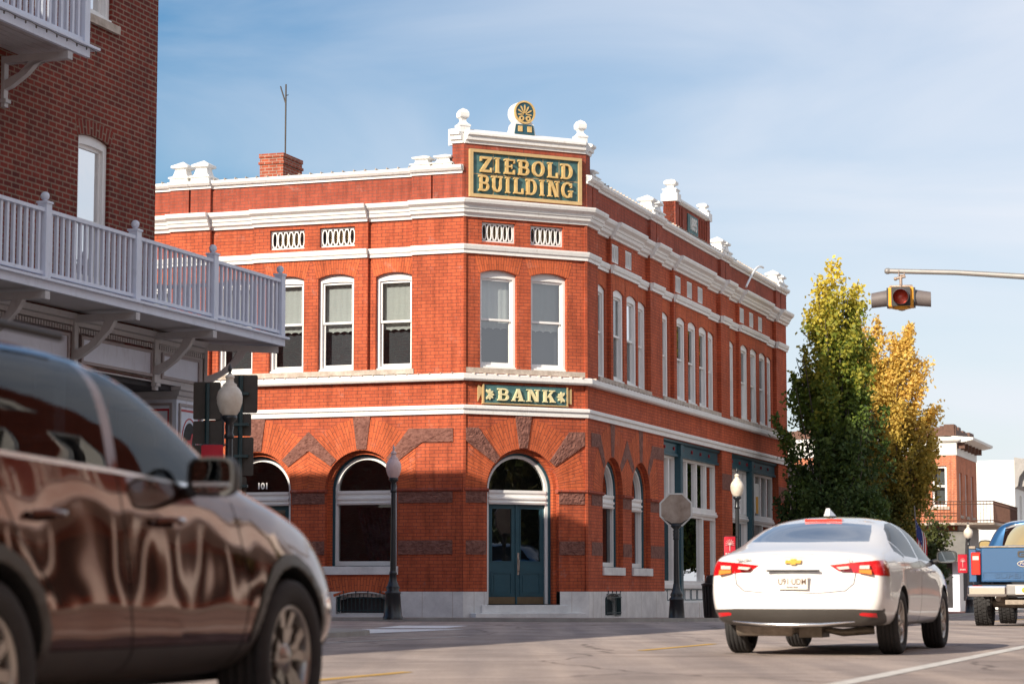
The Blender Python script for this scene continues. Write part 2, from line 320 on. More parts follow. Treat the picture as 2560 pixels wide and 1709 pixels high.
    def build(s, name, mat, parent=None, bevel=0, uv=True, fixn=True, smooth=None):
        me = bpy.data.meshes.new(name); off = ORG
        me.from_pydata([v - off for v in s.v], [], s.f)
        for i, p in enumerate(me.polygons):
            if i in s.sm: p.use_smooth = True
        if smooth:
            for p in me.polygons: p.use_smooth = True
        if fixn:
            bm = bmesh.new(); bm.from_mesh(me); bmesh.ops.recalc_face_normals(bm, faces=bm.faces); bm.to_mesh(me); bm.free()
        if uv:
            ul = me.uv_layers.new(name="UVMap"); me.update()
            for p in me.polygons:
                cu = s.uv.get(p.index); n = p.normal
                if not cu:
                    if abs(n.z) < .8:
                        t = Vector((-n.y, n.x, 0)).normalized()
                        if t.x < 0 or (abs(t.x) < .01 and t.y < 0): t = -t
                for li, vi in zip(p.loop_indices, p.vertices):
                    if cu:
                        k = s.f[p.index].index(vi); ul.data[li].uv = cu[k]
                    else:
                        co = me.vertices[vi].co + off
                        ul.data[li].uv = (co.dot(t), co.z) if abs(n.z) < .8 else (co.x, co.y)
        return link(name, me, mat, parent, bevel)
def link(name, me, mat, parent=None, bevel=0):
    for m_ in (mat if isinstance(mat, (list, tuple)) else [mat]): me.materials.append(M[m_])
    o = bpy.data.objects.new(name, me); col.objects.link(o); o.parent = parent
    if bevel:
        b = o.modifiers.new('bevel', 'BEVEL'); b.width = bevel; b.segments = 2; b.limit_method = 'ANGLE'
    return o
def tag(o, label=None, cat=None, group=None, kind=None):
    for k, v in (('label', label), ('category', cat), ('group', group), ('kind', kind)):
        if v: o[k] = v
    return o
def thing(name, label, cat, loc=(0, 0, 0), rz=0, group=None, local=False):
    """an Empty at the thing's base; local=False: its parts are given in world coordinates"""
    global ORG
    o = bpy.data.objects.new(name, None); col.objects.link(o); o.location = loc; o.rotation_euler = (0, 0, rz); o.empty_display_size = .3
    ORG = Vector((0, 0, 0)) if local else Vector(loc)
    return tag(o, label, cat, group)
def copy_tree(o, parent=None):
    c = o.copy(); col.objects.link(c); c.parent = parent
    for ch in list(o.children): copy_tree(ch, c)
    return c
def text_polys(txt, size, ext=.005, offset=0.0, shear=0, sx=1):
    cu = bpy.data.curves.new('t', 'FONT'); cu.body = txt; cu.size = size; cu.extrude = ext; cu.offset = offset; cu.shear = shear
    cu.align_x = 'CENTER'; cu.align_y = 'CENTER'
    o = bpy.data.objects.new('t', cu); col.objects.link(o)
    bpy.context.view_layer.update()
    me = bpy.data.meshes.new_from_object(o.evaluated_get(bpy.context.evaluated_depsgraph_get()))
    vs = [(v.co.x * sx, v.co.y, v.co.z) for v in me.vertices]; fs = [tuple(p.vertices) for p in me.polygons]
    bpy.data.objects.remove(o); bpy.data.curves.remove(cu); bpy.data.meshes.remove(me)
    return vs, fs
def text_on(mb, fr, txt, sc_, zc, o, size, ext=.005, offset=0., shear=0, sx=1, flip=1, bend=None):
    vs, fs = text_polys(txt, size, ext, offset, shear, sx)
    mb.add([fr(sc_ + flip * x, zc + y, o + z) for x, y, z in vs], fs)

# ------------------------------------------------------------------ the street plan
A = R(18.9)
dL = (-math.cos(A), math.sin(A)); dR = (math.sin(A), math.cos(A)); dF = (math.sin(A + math.pi / 4), math.cos(A + math.pi / 4))
nL = (-dR[0], -dR[1]); nR = (-dL[0], -dL[1]); nF = (dF[1], -dF[0])
P0 = (-1.10005, 52.0); P1 = (1.72861, 53.38575); PB = (-3.75467, 38.0)
def ST(off, al, z=0): return Vector((PB[0] + nR[0] * off + dR[0] * al, PB[1] + nR[1] * off + dR[1] * al, z))
def gz(al):                       # the street falls gently away beyond the crossing
    t = max(0, min(1, (al - 12) / 32)); return -.34 * t
STREET = Fr(PB, dR, nR)
FL, FF, FR_ = Fr(P0, dL, nL), Fr(P0, dF, nF), Fr(P1, dR, nR)
def seg_open(s0, s1, z0, zs, zc, n=10):
    p = [(s0, z0), (s1, z0)]
    return p + [(s1 + (s0 - s1) * i / n, zs + (zc - zs) * (1 - (2 * i / n - 1) ** 2)) for i in range(n + 1)]
def arch_open(c, r, zs, zb, n=24):
    return [(c - r, zb), (c + r, zb)] + [(c + r * math.cos(math.pi * i / n), zs + r * math.sin(math.pi * i / n)) for i in range(n + 1)]
def rect(s0, s1, z0, z1): return [(s0, z0), (s1, z0), (s1, z1), (s0, z1)]
# ------------------------------------------------------------------ setting: ground, road, pavements
def strip(mb, off0, off1, al0, al1, dz, step=4):
    n = max(1, int(abs(al1 - al0) / step)); vs = []
    for i in range(n + 1):
        a = al0 + (al1 - al0) * i / n
        vs += [ST(off0, a, gz(a) + dz), ST(off1, a, gz(a) + dz)]
    mb.add(vs, [(2 * i, 2 * i + 1, 2 * i + 3, 2 * i + 2) for i in range(n)])
ORG = Vector((0, 0, 0))
g = MB(); als = [-1500, -300, -60] + [12 + 4 * i for i in range(9)] + [60, 120, 400, 3000]
offs = [-2500, -300, -40, 0, 20, 60, 300, 2500]
g.add([ST(o, a, gz(a) - .03) for a in als for o in offs], [(i * 8 + j, i * 8 + j + 1, i * 8 + j + 9, i * 8 + j + 8) for i in range(len(als) - 1) for j in range(7)])
tag(g.build('ground', 'earth'), kind='structure')
m = MB(); strip(m, -6, 16.4, -70, 200, 0); tag(m.build('road', 'asphalt'), kind='structure')
m = MB(); strip(m, -70, -6, -6, 12, 0.0); strip(m, 16.4, 90, -6, 12, 0.0); tag(m.build('cross_street', 'asphalt_side'), kind='structure')
def pavement(name, pts, mat='concrete', dz=.07):
    """raised sheet with a kerb; pts in (off, al)"""
    mb = MB(); n = len(pts)
    top = [ST(o, a, gz(a) + dz) for o, a in pts]; bot = [ST(o, a, gz(a) - .02) for o, a in pts]
    tr = tessellate_polygon([[Vector((o, a, 0)) for o, a in pts]])
    mb.add(top, [tuple(t) for t in tr]); mb.add(top + bot, [(i, (i + 1) % n, n + (i + 1) % n, n + i) for i in range(n)])
    return tag(mb.build(name, mat), kind='structure')
def corner(cx, cy, r, a0, a1, n=8): return [(cx + r * math.cos(R(a0 + (a1 - a0) * i / n)), cy + r * math.sin(R(a0 + (a1 - a0) * i / n))) for i in range(n + 1)]
side = [(3.0, a) for a in range(76, 16, -4)]
pavement('pavement', [(-70, 11.3)] + [(-60 + 4 * i, 11.3) for i in range(15)] + corner(0.6, 13.7, 2.4, -90, 0) + [(3.0, 16 + 4 * i) for i in range(16)] + [(-3, 76), (-3, 40), (-70, 40)], 'brick_paving')
pavement('kerb', [(-70, 11.05)] + [(-60 + 4 * i, 11.05) for i in range(15)] + corner(0.65, 13.65, 2.6, -90, 0) + [(3.25, 16 + 4 * i) for i in range(16)] + [(2.9, 76)] + [(2.9, 72 - 4 * i) for i in range(14)] + corner(.55, 13.75, 2.35, 0, -90) + [(-66, 11.4), (-70, 11.4)], 'concrete', .078)
pavement('pavement', [(3.0, -70), (3.0, -4.2)] + corner(-.4, -4.2, 3.4, 0, 90) + [(-70, -.8), (-70, -70)], 'concrete')
pavement('pavement', [(16.0, -70), (30, -70), (30, -4), (19, -4)] + corner(19, -7, 3, 90, 180), 'concrete')
pavement('pavement', [(30, 12), (30, 90)] + [(16, 88 - 4 * i) for i in range(18)] + corner(19, 15, 3, 180, 270), 'concrete')
def paint(name, mat, quads):
    mb = MB()
    for q in quads: mb.add([ST(o, a, gz(a) + .004) for o, a in q], [tuple(range(len(q)))])
    return tag(mb.build(name, mat), kind='structure')
def dash(off, w_, a0, a1, sk=0): return [(off - w_ / 2, a0), (off + w_ / 2, a0), (off + w_ / 2 + sk, a1), (off - w_ / 2 + sk, a1)]
paint('yellow_road_line', 'yellow_line', [dash(8.97, .11, -24, -17.2), dash(8.95, .11, -10.2, -6.9), dash(8.97, .11, -60, -27), dash(9.0, .11, 17, 90)])
paint('white_road_line', 'white_line', [dash(12.72, .16, -60, 4), dash(12.72, .16, 14, 90), dash(3.6, .10, -19, -3.5, .9)])
paint('painted_sun_patch', 'sun_patch_white', [[(1.15, -2.6), (2.3, -2.3), (2.45, 2.0), (.75, 1.6)], [(.55, 2.6), (1.75, 2.9), (1.2, 5.6), (-.05, 5.4)]])  # patch of sunlight painted onto the road as two white quads

# ------------------------------------------------------------------ the corner bank building
root = thing('brick_corner_building', 'two storey orange brick corner bank building with white cornices and a chamfered arched doorway', 'building', (P0[0], P0[1], 0))
ZB = root
ZON_L = [(0, 1.26, 0), (1.26, 2.36, -.12), (2.36, 5.26, -.02), (5.26, 6.38, -.12), (6.38, 7.44, 0), (7.44, 8.6, -.12), (8.6, 14, -.02)]
ZON_F = [(0, 3.15, 0)]
ZON_R = [(0, .95, 0), (.95, 2.1, -.12), (2.1, 4.5, -.02), (4.5, 5.6, -.12), (5.6, 6.75, 0), (6.75, 8.0, -.12), (8.0, 11.7, -.02), (11.7, 13.15, -.12), (13.15, 14.2, 0), (14.2, 15.5, -.12), (15.5, 19.2, -.02), (19.2, 20.5, -.12), (20.5, 22, 0)]
WIN_L = [(1.29, 2.2), (2.7, 3.6), (3.96, 4.84), (5.3, 6.2), (7.5, 8.4), (8.9, 9.8), (10.2, 11.1)]
WIN_F = [(.42, 1.35), (1.71, 2.64)]
WIN_R = [(a, a + .9) for a in (1.03, 2.29, 3.47, 4.65, 6.88, 8.28, 9.47, 10.68, 11.86, 14.32, 15.68, 16.92, 18.13, 19.35)]
VEN_L = [(3.96, 4.84), (2.69, 3.57)]; VEN_F = [(.46, 1.31), (1.70, 2.55)]
VEN_R = [(a, a + .62) for a in (2.2, 3.37, 8.18, 9.4, 10.58, 15.61, 16.85, 18.06)]
def zone_o(zn, s):
    for a, b, o in zn:
        if a <= s < b: return o
    return 0
WZ0, WZS, WZC = 5.66, 7.83, 7.92
wall = MB(); HEADS = []
for fr, zn, wn in ((FL, ZON_L, WIN_L), (FF, ZON_F, WIN_F), (FR_, ZON_R, WIN_R)):
    for a, b, o in zn:
        hs = [seg_open(x, y, WZ0, WZS, WZC) for x, y in wn if a <= x and y <= b + .05]
        wall.wall(fr, rect(a, b, 5.36, 8.3), hs, o, .24, .3)
    for x, y in wn:                      # flared brick heads over the windows
        o = zone_o(zn, x + .1) + .004; n = 12; xe = .16
        vs = []; uv = []; fs = []
        for i in range(n + 1):
            t = i / n; s_ = x - .04 + (y - x + .08) * t; st = x - xe + (y - x + 2 * xe) * t
            zb = WZS + (WZC - WZS) * (1 - (2 * t - 1) ** 2)
            vs += [fr(s_, max(zb, WZS), o), fr(st, 8.26, o)]
        for i in range(n):
            fs.append((2 * i, 2 * i + 2, 2 * i + 3, 2 * i + 1)); u0, u1 = i * .105, (i + 1) * .105
            uv.append([(0, u0), (0, u1), (.4, u1), (.4, u0)])
        head = MB(); head.add(vs, fs, uv); HEADS.append(head)
# frieze between the cornices, with vents
for fr, zn, vn in ((FL, ZON_L, VEN_L), (FF, ZON_F, VEN_F), (FR_, ZON_R, VEN_R)):
    for a, b, o in zn:
        hs = [rect(x, y, 8.56, 9.02) for x, y in vn if a <= x and y <= b + .05]
        wall.wall(fr, rect(a, b, 8.3, 9.32), hs, o, .24, .3)
# ground storey
def notched(fr, L_, c, r, zs, z0, z1, holes):
    a = arch_open(c, r, zs, z0, 24); n = len(a)
    wall.wall(fr, [(0, z0), (c - r, z0)] + a[2:][::-1][1:] + [(c + r, z0), (L_, z0), (L_, z1), (0, z1)], holes, 0, .13)
    q = a[1:] + [a[0]]; n = len(q)
    wall.add([fr(x, z, 0) for x, z in q] + [fr(x, z, -.13) for x, z in q], [(i, i + 1, n + i + 1, n + i) for i in range(n - 1)])
notched(FL, 14, 5.11, .9, 2.93, .62, 5.37, [arch_open(2.47, .9, 2.93, 1.19), arch_open(7.75, .9, 2.93, 1.19), arch_open(10.4, .9, 2.93, 1.19)])
notched(FF, 3.15, 1.5, .92, 2.93, .62, 5.37, [])
wall.wall(FR_, rect(0, 6.8, .62, 5.37), [arch_open(2.11, .86, 2.95, 1.19), arch_open(4.61, .86, 2.95, 1.19)], 0, .13)
wall.wall(FR_, rect(13.1, 14.35, .0, 4.66), [], 0, .1, .4); wall.wall(FR_, rect(20.57, 22, .0, 4.66), [], 0, .1, .4)
wall.wall(FR_, rect(6.8, 22, 4.6, 5.37), [], 0, .1, .4)
wall.wall(FR_, rect(6.75, 6.8, .1, 5.37), [], -.004, .1, .4)
# far ends and back
BL = FL(14, 0); BR = FR_(22, 0)
back = [FL(14, 0), FL(14, 0) + Vector((*dR, 0)) * 22, FR_(22, 0)]
for p, q in zip(back, back[1:]):
    wall.add([p, q, q + Vector((0, 0, 10)), p + Vector((0, 0, 10))], [(0, 1, 2, 3)])
wall.build('wall', 'brick_orange', root)
for head in HEADS: head.build('window_head', 'brick_radial', root)
for a_, b_ in ((-.012, .05), (3.10, 3.162)):
    cpier = MB(); cpier.box(FF, a_, b_, .62, 9.2, -.02, .035); cpier.build('corner_bead', 'brick_orange', root)
# parapet
par = MB()
PIER_L = [(.02, .75), (.79, 1.26), (6.38, 6.90), (6.95, 7.44)]
PIER_R = [(.0, .44), (.5, .95), (5.6, 6.14), (6.2, 6.75), (13.15, 13.65), (13.72, 14.2), (20.5, 21.1), (21.2, 22)]
par.wall(FL, rect(.02, 14, 9.3, 10.12), [], -.06, .1); par.wall(FR_, rect(0.02, 22, 9.3, 10.12), [], -.06, .1)
for fr, ps in ((FL, PIER_L), (FR_, PIER_R)):
    for a, b in ps: par.box(fr, a, b, 9.3, 10.12, -.06, .02)
par.build('parapet', 'brick_parapet', root)
ro = MB(); rp_ = [FL(14, 9.6), FL(0, 9.6, -.1), FR_(0, 9.6, -.1), FR_(22, 9.6), back[1] + Vector((0, 0, 9.6))]
ro.add(rp_, [(0, 1, 2, 3, 4)]); ROOF = ro.build('roof', 'roof_tar', root)
pb = MB()
for fr, e in ((FL, 14), (FR_, 22)): pb.box(fr, .1, e, 9.5, 10.12, -.36, -.3)
pb.build('parapet_back', 'brick_parapet', root)
# inside
it = MB()
for fr, a, b in ((FL, 1.0, 14), (FF, .4, 2.75), (FR_, 1.0, 22)):
    it.box(fr, a, b, .3, 9.5, -1.6, -1.55); it.box(fr, a, b, 5.0, 5.2, -1.55, -.35)
it.build('interior', 'room_wall', root)
# trims
def C(prof, o): return [(o + a, z) for a, z in prof]
BASE = -.3
T_COP = [(-.4, 10.10), (.03, 10.10), (.03, 10.16), (.09, 10.17), (.13, 10.22), (.13, 10.28), (-.1, 10.33), (-.4, 10.33)]
T_COR = [(BASE, 9.28), (.16, 9.28), (.18, 9.34), (.26, 9.40), (.28, 9.46), (.28, 9.495), (BASE, 9.52)]
T_TRM = [(BASE, 9.11), (.05, 9.11), (.06, 9.16), (.12, 9.20), (.14, 9.279), (BASE, 9.279)]
T_B2 = [(BASE, 8.27), (.05, 8.27), (.05, 8.33), (.08, 8.36), (.10, 8.44), (.10, 8.47), (BASE, 8.49)]
T_SIL = [(BASE, 5.36), (.13, 5.36), (.16, 5.40), (.16, 5.50), (.13, 5.52), (BASE, 5.55)]
T_LOW = [(BASE, 4.61), (.05, 4.61), (.05, 4.70), (.09, 4.73), (.09, 4.79), (.07, 4.81), (BASE, 4.83)]
K = math.tan(R(22.5))
def run(name, prof, stepped=True, mat='white_trim', facet=True):
    mb = MB()
    for fr, zn, e in ((FL, ZON_L, 14), (FR_, ZON_R, 22)):
        segs = zn if stepped else [(0, e, 0)]
        for i, (a, b, o) in enumerate(segs): mb.trim(fr, a + (.0 if i == 0 else 0), b, C(prof, o + .004), -K if i == 0 else 0, 0)
    if facet: mb.trim(FF, 0, 3.15, C(prof, .004), -K, -K)
    return mb.build(name, mat, root)
# k0 sign: at the corner the trim must grow past s=0 by K*o (outer corner of 135 degrees)
K = -K
run('cornice', T_COR); run('cornice_moulding', T_TRM); run('upper_band', T_B2)
run('sill_course', T_SIL, False); run('lower_band', T_LOW, False)
cp = MB()
for fr, e, ps in ((FL, 14, PIER_L), (FR_, 22, PIER_R)):
    cp.trim(fr, .0, e, C(T_COP, -.05))
    for a, b in ps: cp.trim(fr, a - .02 if a > .1 else a, b + .02, C([(x, z + .004) for x, z in T_COP], .02))
cp.build('coping', 'white_trim', root)
# lead clips along the copings: the nearest as parts, the rest as one
cl = MB(); nclip = 0
for fr, e, z, o in ((FF, 3.1, 5.51, .13), (FL, 6.5, 5.51, .13), (FL, 8, 10.29, .05), (FR_, 9, 5.51, .13), (FL, -1, 0, 0), (FR_, 22, 10.29, .05)):
    s_ = .2
    while s_ < e:
        c1 = MB() if nclip < 98 else cl
        c1.box(fr, s_, s_ + .02, z - .01, z + .03, o - .1, o + .05); s_ += .275; nclip += 1
        if c1 is not cl: c1.build('lead_clip', 'sill_stone', root)
tag(cl.build('lead_clip_row', 'sill_stone', root), kind='stuff')
# stone sills under the first floor windows
for fr, rng in ((FL, [(1.2, 6.33), (7.4, 13.5)]), (FF, [(.02, 3.13)]), (FR_, [(1.0, 5.6), (6.8, 13.0), (14.2, 20.6)])):
    mb = MB()
    for a, b in rng: mb.box(fr, a, b, 5.55, 5.665, -.3, .03)
    mb.build('sill_stone', 'sill_stone', root)
# foundation
fd = MB()
fo = .05
def fwall(fr, a, b, z0=-.5, holes=[]): fd.wall(fr, rect(a, b, z0, .62), holes, fo, .25); fd.add([fr(a, .62, fo), fr(b, .62, fo), fr(b, .62, -.2), fr(a, .62, -.2)], [(0, 1, 2, 3)])
bw1 = seg_open(1.77, 3.06, .11, .5, .6, 8); bw2 = seg_open(1.27, 2.6, .03, .46, .58, 8)
fd.wall(FL, rect(-.02, 4.2, -.5, .62), [bw1], fo, .22); fd.wall(FL, rect(6.02, 14, -.5, .62), [], fo, .22)
fd.wall(FF, rect(-.02, .58, -.5, .62), [], fo, .3); fd.wall(FF, rect(2.42, 3.17, -.5, .62), [], fo, .3)
fd.wall(FR_, rect(-.02, 6.85, -.5, .62), [bw2], fo, .22); fd.wall(FR_, rect(6.85, 22.05, -.7, .33), [], fo - .004, .22)
for fr, a, b in ((FL, -.02, 4.2), (FL, 6.02, 14), (FF, -.02, .58), (FF, 2.42, 3.17), (FR_, -.02, 6.85)):
    fd.add([fr(a, .62, fo), fr(b, .62, fo), fr(b, .60, -.02), fr(a, .60, -.02)], [(0, 1, 2, 3)])
fd.add([FR_(6.85, .33, fo - .004), FR_(22.05, .33, fo - .004), FR_(22.05, .33, -.6), FR_(6.85, .33, -.6)], [(0, 1, 2, 3)])
fd.box(FR_, 13.1, 14.35, .33, .5, -.1, .045); fd.box(FR_, 20.57, 22.02, .33, .5, -.1, .045)
FD = fd.build('foundation', 'limestone', root)
jn = MB()
for fr, ss in ((FL, (.22, .95, 1.55, 3.3, 4.1)), (FF, (.25, .5, 2.72)), (FR_, (.3, .95, 3.1, 4.4, 5.8, 8.4, 10.2, 12.0, 15.5, 17.4))):
    for s_ in ss: jn.box(fr, s_, s_ + .008, -.3, .617 if s_ < 6.8 else .32, fo - .01, fo + .002)
for s_ in (.06,): pass
jn.build('stone_joint', 'sill_stone', FD)
# steps to the corner door
stp = MB(); stp.box(FF, .42, 2.62, -.1, .32, -.3, .12); stp.box(FF, .15, 2.95, -.3, .14, -.3, .36)
stp.build('door_step', 'limestone', root, bevel=.012)
stp = MB(); stp.box(FL, 4.0, 6.2, -.2, .3, -.3, .14); stp.build('door_step', 'limestone', root, bevel=.012)
# radial brick fans and rough brown stone
fan = MB()
def fan_arch(fr, c, r0, zs, half_l, half_r, rmax=1.62, o=.005):
    n = 40; fan = MB()
    for i in range(n):
        t0, t1 = math.pi * i / n, math.pi * (i + 1) / n
        def rr(t):
            ct = math.cos(t); h = half_r if ct > 0 else half_l
            return min(rmax, h / max(abs(ct), 1e-3), (4.6 - zs) / max(math.sin(t), 1e-3))
        q = []; uv = []
        for t, k in ((t0, 0), (t0, 1), (t1, 1), (t1, 0)):
            r_ = rr(t) if k else r0
            q.append(fr(c + r_ * math.cos(t), zs + r_ * math.sin(t), o)); uv.append((r_ - r0, t * 1.26))
        fan.add(q, [(0, 1, 2, 3)], [uv])
    fan.build('arch_brickwork', 'brick_radial', root)
fan_arch(FL, 2.47, .9, 2.93, 1.32, 1.32); fan_arch(FL, 5.11, .9, 2.93, 1.32, 1.32); fan_arch(FL, 7.75, .9, 2.93, 1.32, 1.32)
fan_arch(FF, 1.5, .92, 2.93, 1.45, 1.6); fan_arch(FR_, 2.11, .86, 2.95, 1.75, 1.25); fan_arch(FR_, 4.61, .86, 2.95, 1.25, 1.75)
def stone(fr, polys, o=.025):
    """rock-faced brown stone: the front is broken up into small uneven facets"""
    for p in polys:
        mb = MB(); mb.prism(fr, p, -.02, o); ob = mb.build('brownstone', 'rough_stone', root); me = ob.data
        bm = bmesh.new(); bm.from_mesh(me); n3 = fr.n; base = (fr(0, 0, o) - ORG).dot(n3)
        for _ in range(6):
            es = [e for e in bm.edges if e.calc_length() > .085 and all(abs(v.co.dot(n3) - base) < 1e-3 for v in e.verts)]
            if not es: break
            bmesh.ops.subdivide_edges(bm, edges=es, cuts=1); bmesh.ops.triangulate(bm, faces=bm.faces)
        amp = .016 if fr is not FR_ else .006
        for v in bm.verts:
            if abs(v.co.dot(n3) - base) < 1e-3 and not any(abs(f.normal.dot(n3)) < .5 for f in v.link_faces): v.co += n3 * random.uniform(-.004, amp)
        bm.to_mesh(me); bm.free()
for c in (2.47, 5.11, 7.75):
    stone(FL, [[(c - .12, 3.85), (c + .12, 3.85), (c + .22, 4.6), (c - .22, 4.6)]])
for c in (3.79, 6.43):
    stone(FL, [[(c - .69, 3.62), (c - .56, 3.48), (c, 3.84), (c, 4.28)], [(c + .67, 3.64), (c, 4.28), (c, 3.84), (c + .51, 3.48)]])
stone(FL, [[(1.85, 3.63), (1.31, 4.30), (.24, 4.29), (.24, 3.98), (.99, 3.98), (1.70, 3.48)]])
stone(FF, [[(.03, 4.02), (.79, 3.5), (.91, 3.64), (.37, 4.31), (.03, 4.3)]], .03)
stone(FF, [[(1.40, 3.87), (1.61, 3.87), (1.72, 4.6), (1.30, 4.6)]], .03)
stone(FF, [[(2.18, 3.59), (2.32, 3.47), (3.09, 3.97), (3.09, 4.28), (2.69, 4.27)]], .03)
stone(FR_, [[(.35, 3.98), (.9, 3.98), (1.36, 3.5), (1.5, 3.64), (1.1, 4.3), (.35, 4.3)]], .01)
for c in (2.11, 4.61): stone(FR_, [[(c - .12, 3.82), (c + .12, 3.82), (c + .2, 4.6), (c - .2, 4.6)]], .01)
stone(FR_, [[(2.72, 3.64), (2.86, 3.5), (3.36, 3.86), (3.36, 4.3)], [(4.0, 3.64), (3.36, 4.3), (3.36, 3.86), (3.86, 3.5)]], .01)
stone(FR_, [[(5.2, 3.64), (5.34, 3.5), (5.8, 3.98), (6.79, 3.98), (6.79, 4.3), (5.66, 4.3)]], .01)
for fr, rs in ((FL, [(.24, 1.57), (3.37, 4.21), (6.01, 6.85)]), (FF, [(.03, .58), (2.42, 3.09)]), (FR_, [(.35, 1.25), (2.97, 3.75), (5.47, 6.79)])):
    for a, b in rs:
        stone(fr, [rect(a + .01, b - .01, 1.45, 1.765)], .02 if fr is not FR_ else .008); stone(fr, [rect(a + .01, b - .01, 2.61, 2.86)], .02 if fr is not FR_ else .008)
stone(FR_, [rect(13.14, 14.3, 3.5, 3.96), rect(20.6, 21.9, 3.4, 3.9), rect(13.14, 14.3, 1.4, 1.75)], .008)
for fr, rs in ((FL, [(.0, 1.59), (3.35, 4.23), (5.99, 6.87)]), (FF, [(0, .62), (2.38, 3.15)]), (FR_, [(0, 1.27), (2.95, 3.77), (5.45, 6.8)])):
    for a, b in rs: sc1 = MB(); sc1.trim(fr, a, b, [(-.1, 2.86), (.03, 2.86), (.06, 2.90), (.045, 2.94), (-.1, 2.95)], K if a == 0 else 0); sc1.build('string_course', 'brick_parapet', root)
# vents
def vent(fr, x, y, o):
    if fr is FR_: o += .05
    w_ = MB(); z0, z1 = 8.60, 8.99; n = 6 if y - x > .7 else 4; A_ = rect(x, y, z0 - .03, z1 + .02); B_ = rect(x + .025, y - .025, z0, z1 - .01)
    w_.ring(fr, A_, B_, o - .12, o - .07)
    dw = (y - x - .05) / n
    for i in range(n):
        c = x + .025 + dw * (i + .5); k = 12
        def ov(rx, rz): return [(c + rx * math.cos(2 * math.pi * j / k), (z0 + z1) / 2 + rz * math.copysign(min(1, abs(math.sin(2 * math.pi * j / k)) * 1.25), math.sin(2 * math.pi * j / k))) for j in range(k)]
        w_.ring(fr, ov(dw * .50, .185), ov(dw * .34, .155), o - .11, o - .075)
        if i: w_.box(fr, c - dw / 2 - .018, c - dw / 2 + .018, 8.76, 8.82, o - .11, o - .07)
    v = w_.build('vent', 'white_paint', root)
    g_ = MB(); g_.box(fr, x, y, 8.56, 9.02, o - .2, o - .17)
    g_.build('vent_backing', 'dark_interior', v)
    g_ = MB(); nn = int((y - x) / .05)
    for i in range(nn):
        for sg in (-1, 1):
            a = x + .05 * i; p0_, p1_ = (a, 8.58), (a + sg * .36, 9.0)
            if not (x < p1_[0] < y): continue
            g_.tube([fr(*p0_, o - .15), fr(*p1_, o - .15)], .004, 4, False)
    g_.build('wire_mesh', 'tan_terracotta', v)
for x, y in VEN_L: vent(FL, x, y, -.02)
for x, y in VEN_F: vent(FF, x, y, 0)
for x, y in VEN_R: vent(FR_, x, y, -.02)
# sash windows
def sash(fr, x, y, o, par_, z0=WZ0, zs=WZS, zc=WZC, rail=6.79, blind=True, depth=.1, lower_dark=True, t=.065, name='window', org_mat='white_paint'):
    f = MB(); A_ = seg_open(x, y, z0, zs, zc); B_ = seg_open(x + t, y - t, z0 + .09, zs - .1, zs - .1 + .02)
    f.ring(fr, A_, B_, o - depth - .1, o - depth)
    x1, y1, a, b = x + t, y - t, z0 + .09, zs - .1
    f.ring(fr, rect(x1, y1, rail - .02, b + .02), rect(x1 + .045, y1 - .045, rail + .03, b - .04), o - depth - .09, o - depth - .045)
    f.ring(fr, rect(x1, y1, a, rail + .03), rect(x1 + .05, y1 - .05, a + .07, rail - .02), o - depth - .13, o - depth - .085)
    f.box(fr, x - .0, y + .0, z0, z0 + .05, o - depth - .1, o - depth + .05)
    wn = f.build(name, org_mat, par_)
    g_ = MB(); g_.add([fr(x1 + .04, rail, o - depth - .07), fr(y1 - .04, rail, o - depth - .07), fr(y1 - .04, b, o - depth - .07), fr(x1 + .04, b, o - depth - .07)], [(0, 1, 2, 3)])
    g_.add([fr(x1 + .04, a, o - depth - .11), fr(y1 - .04, a, o - depth - .11), fr(y1 - .04, rail, o - depth - .11), fr(x1 + .04, rail, o - depth - .11)], [(0, 1, 2, 3)])
    g_.build('pane', 'glass', wn)
    if fr in (FL, FF, FR_):
        sc_n = MB(); sc_n.add([fr(x1, a, o - depth - .30), fr(y1, a, o - depth - .30), fr(y1, b, o - depth - .30), fr(x1, b, o - depth - .30)], [(0, 1, 2, 3)]); sc_n.build('dark_screen', 'window_screen', wn)
    if blind:
        bl = MB(); n = 36; zb = rail - .19 + random.uniform(-.02, .03); vs = []
        for i in range(n + 1):
            s_ = x1 + .01 + (y1 - x1 - .02) * i / n
            vs += [fr(s_, zb + .035 * abs(math.sin(math.pi * 4 * i / n)) ** .7, o - depth - .2 - .004 * math.sin(i * .9)), fr(s_, b + .02, o - depth - .2 - .004 * math.sin(i * .9))]
        bl.add(vs, [(2 * i, 2 * i + 2, 2 * i + 3, 2 * i + 1) for i in range(n)]); bl.build('blind', 'blind_cloth', wn)
    return wn
for x, y in WIN_L: sash(FL, x, y, zone_o(ZON_L, x + .1), root)
for x, y in WIN_F: sash(FF, x, y, 0, root)
for x, y in WIN_R: sash(FR_, x, y, zone_o(ZON_R, x + .1), root, depth=.035, t=.12)
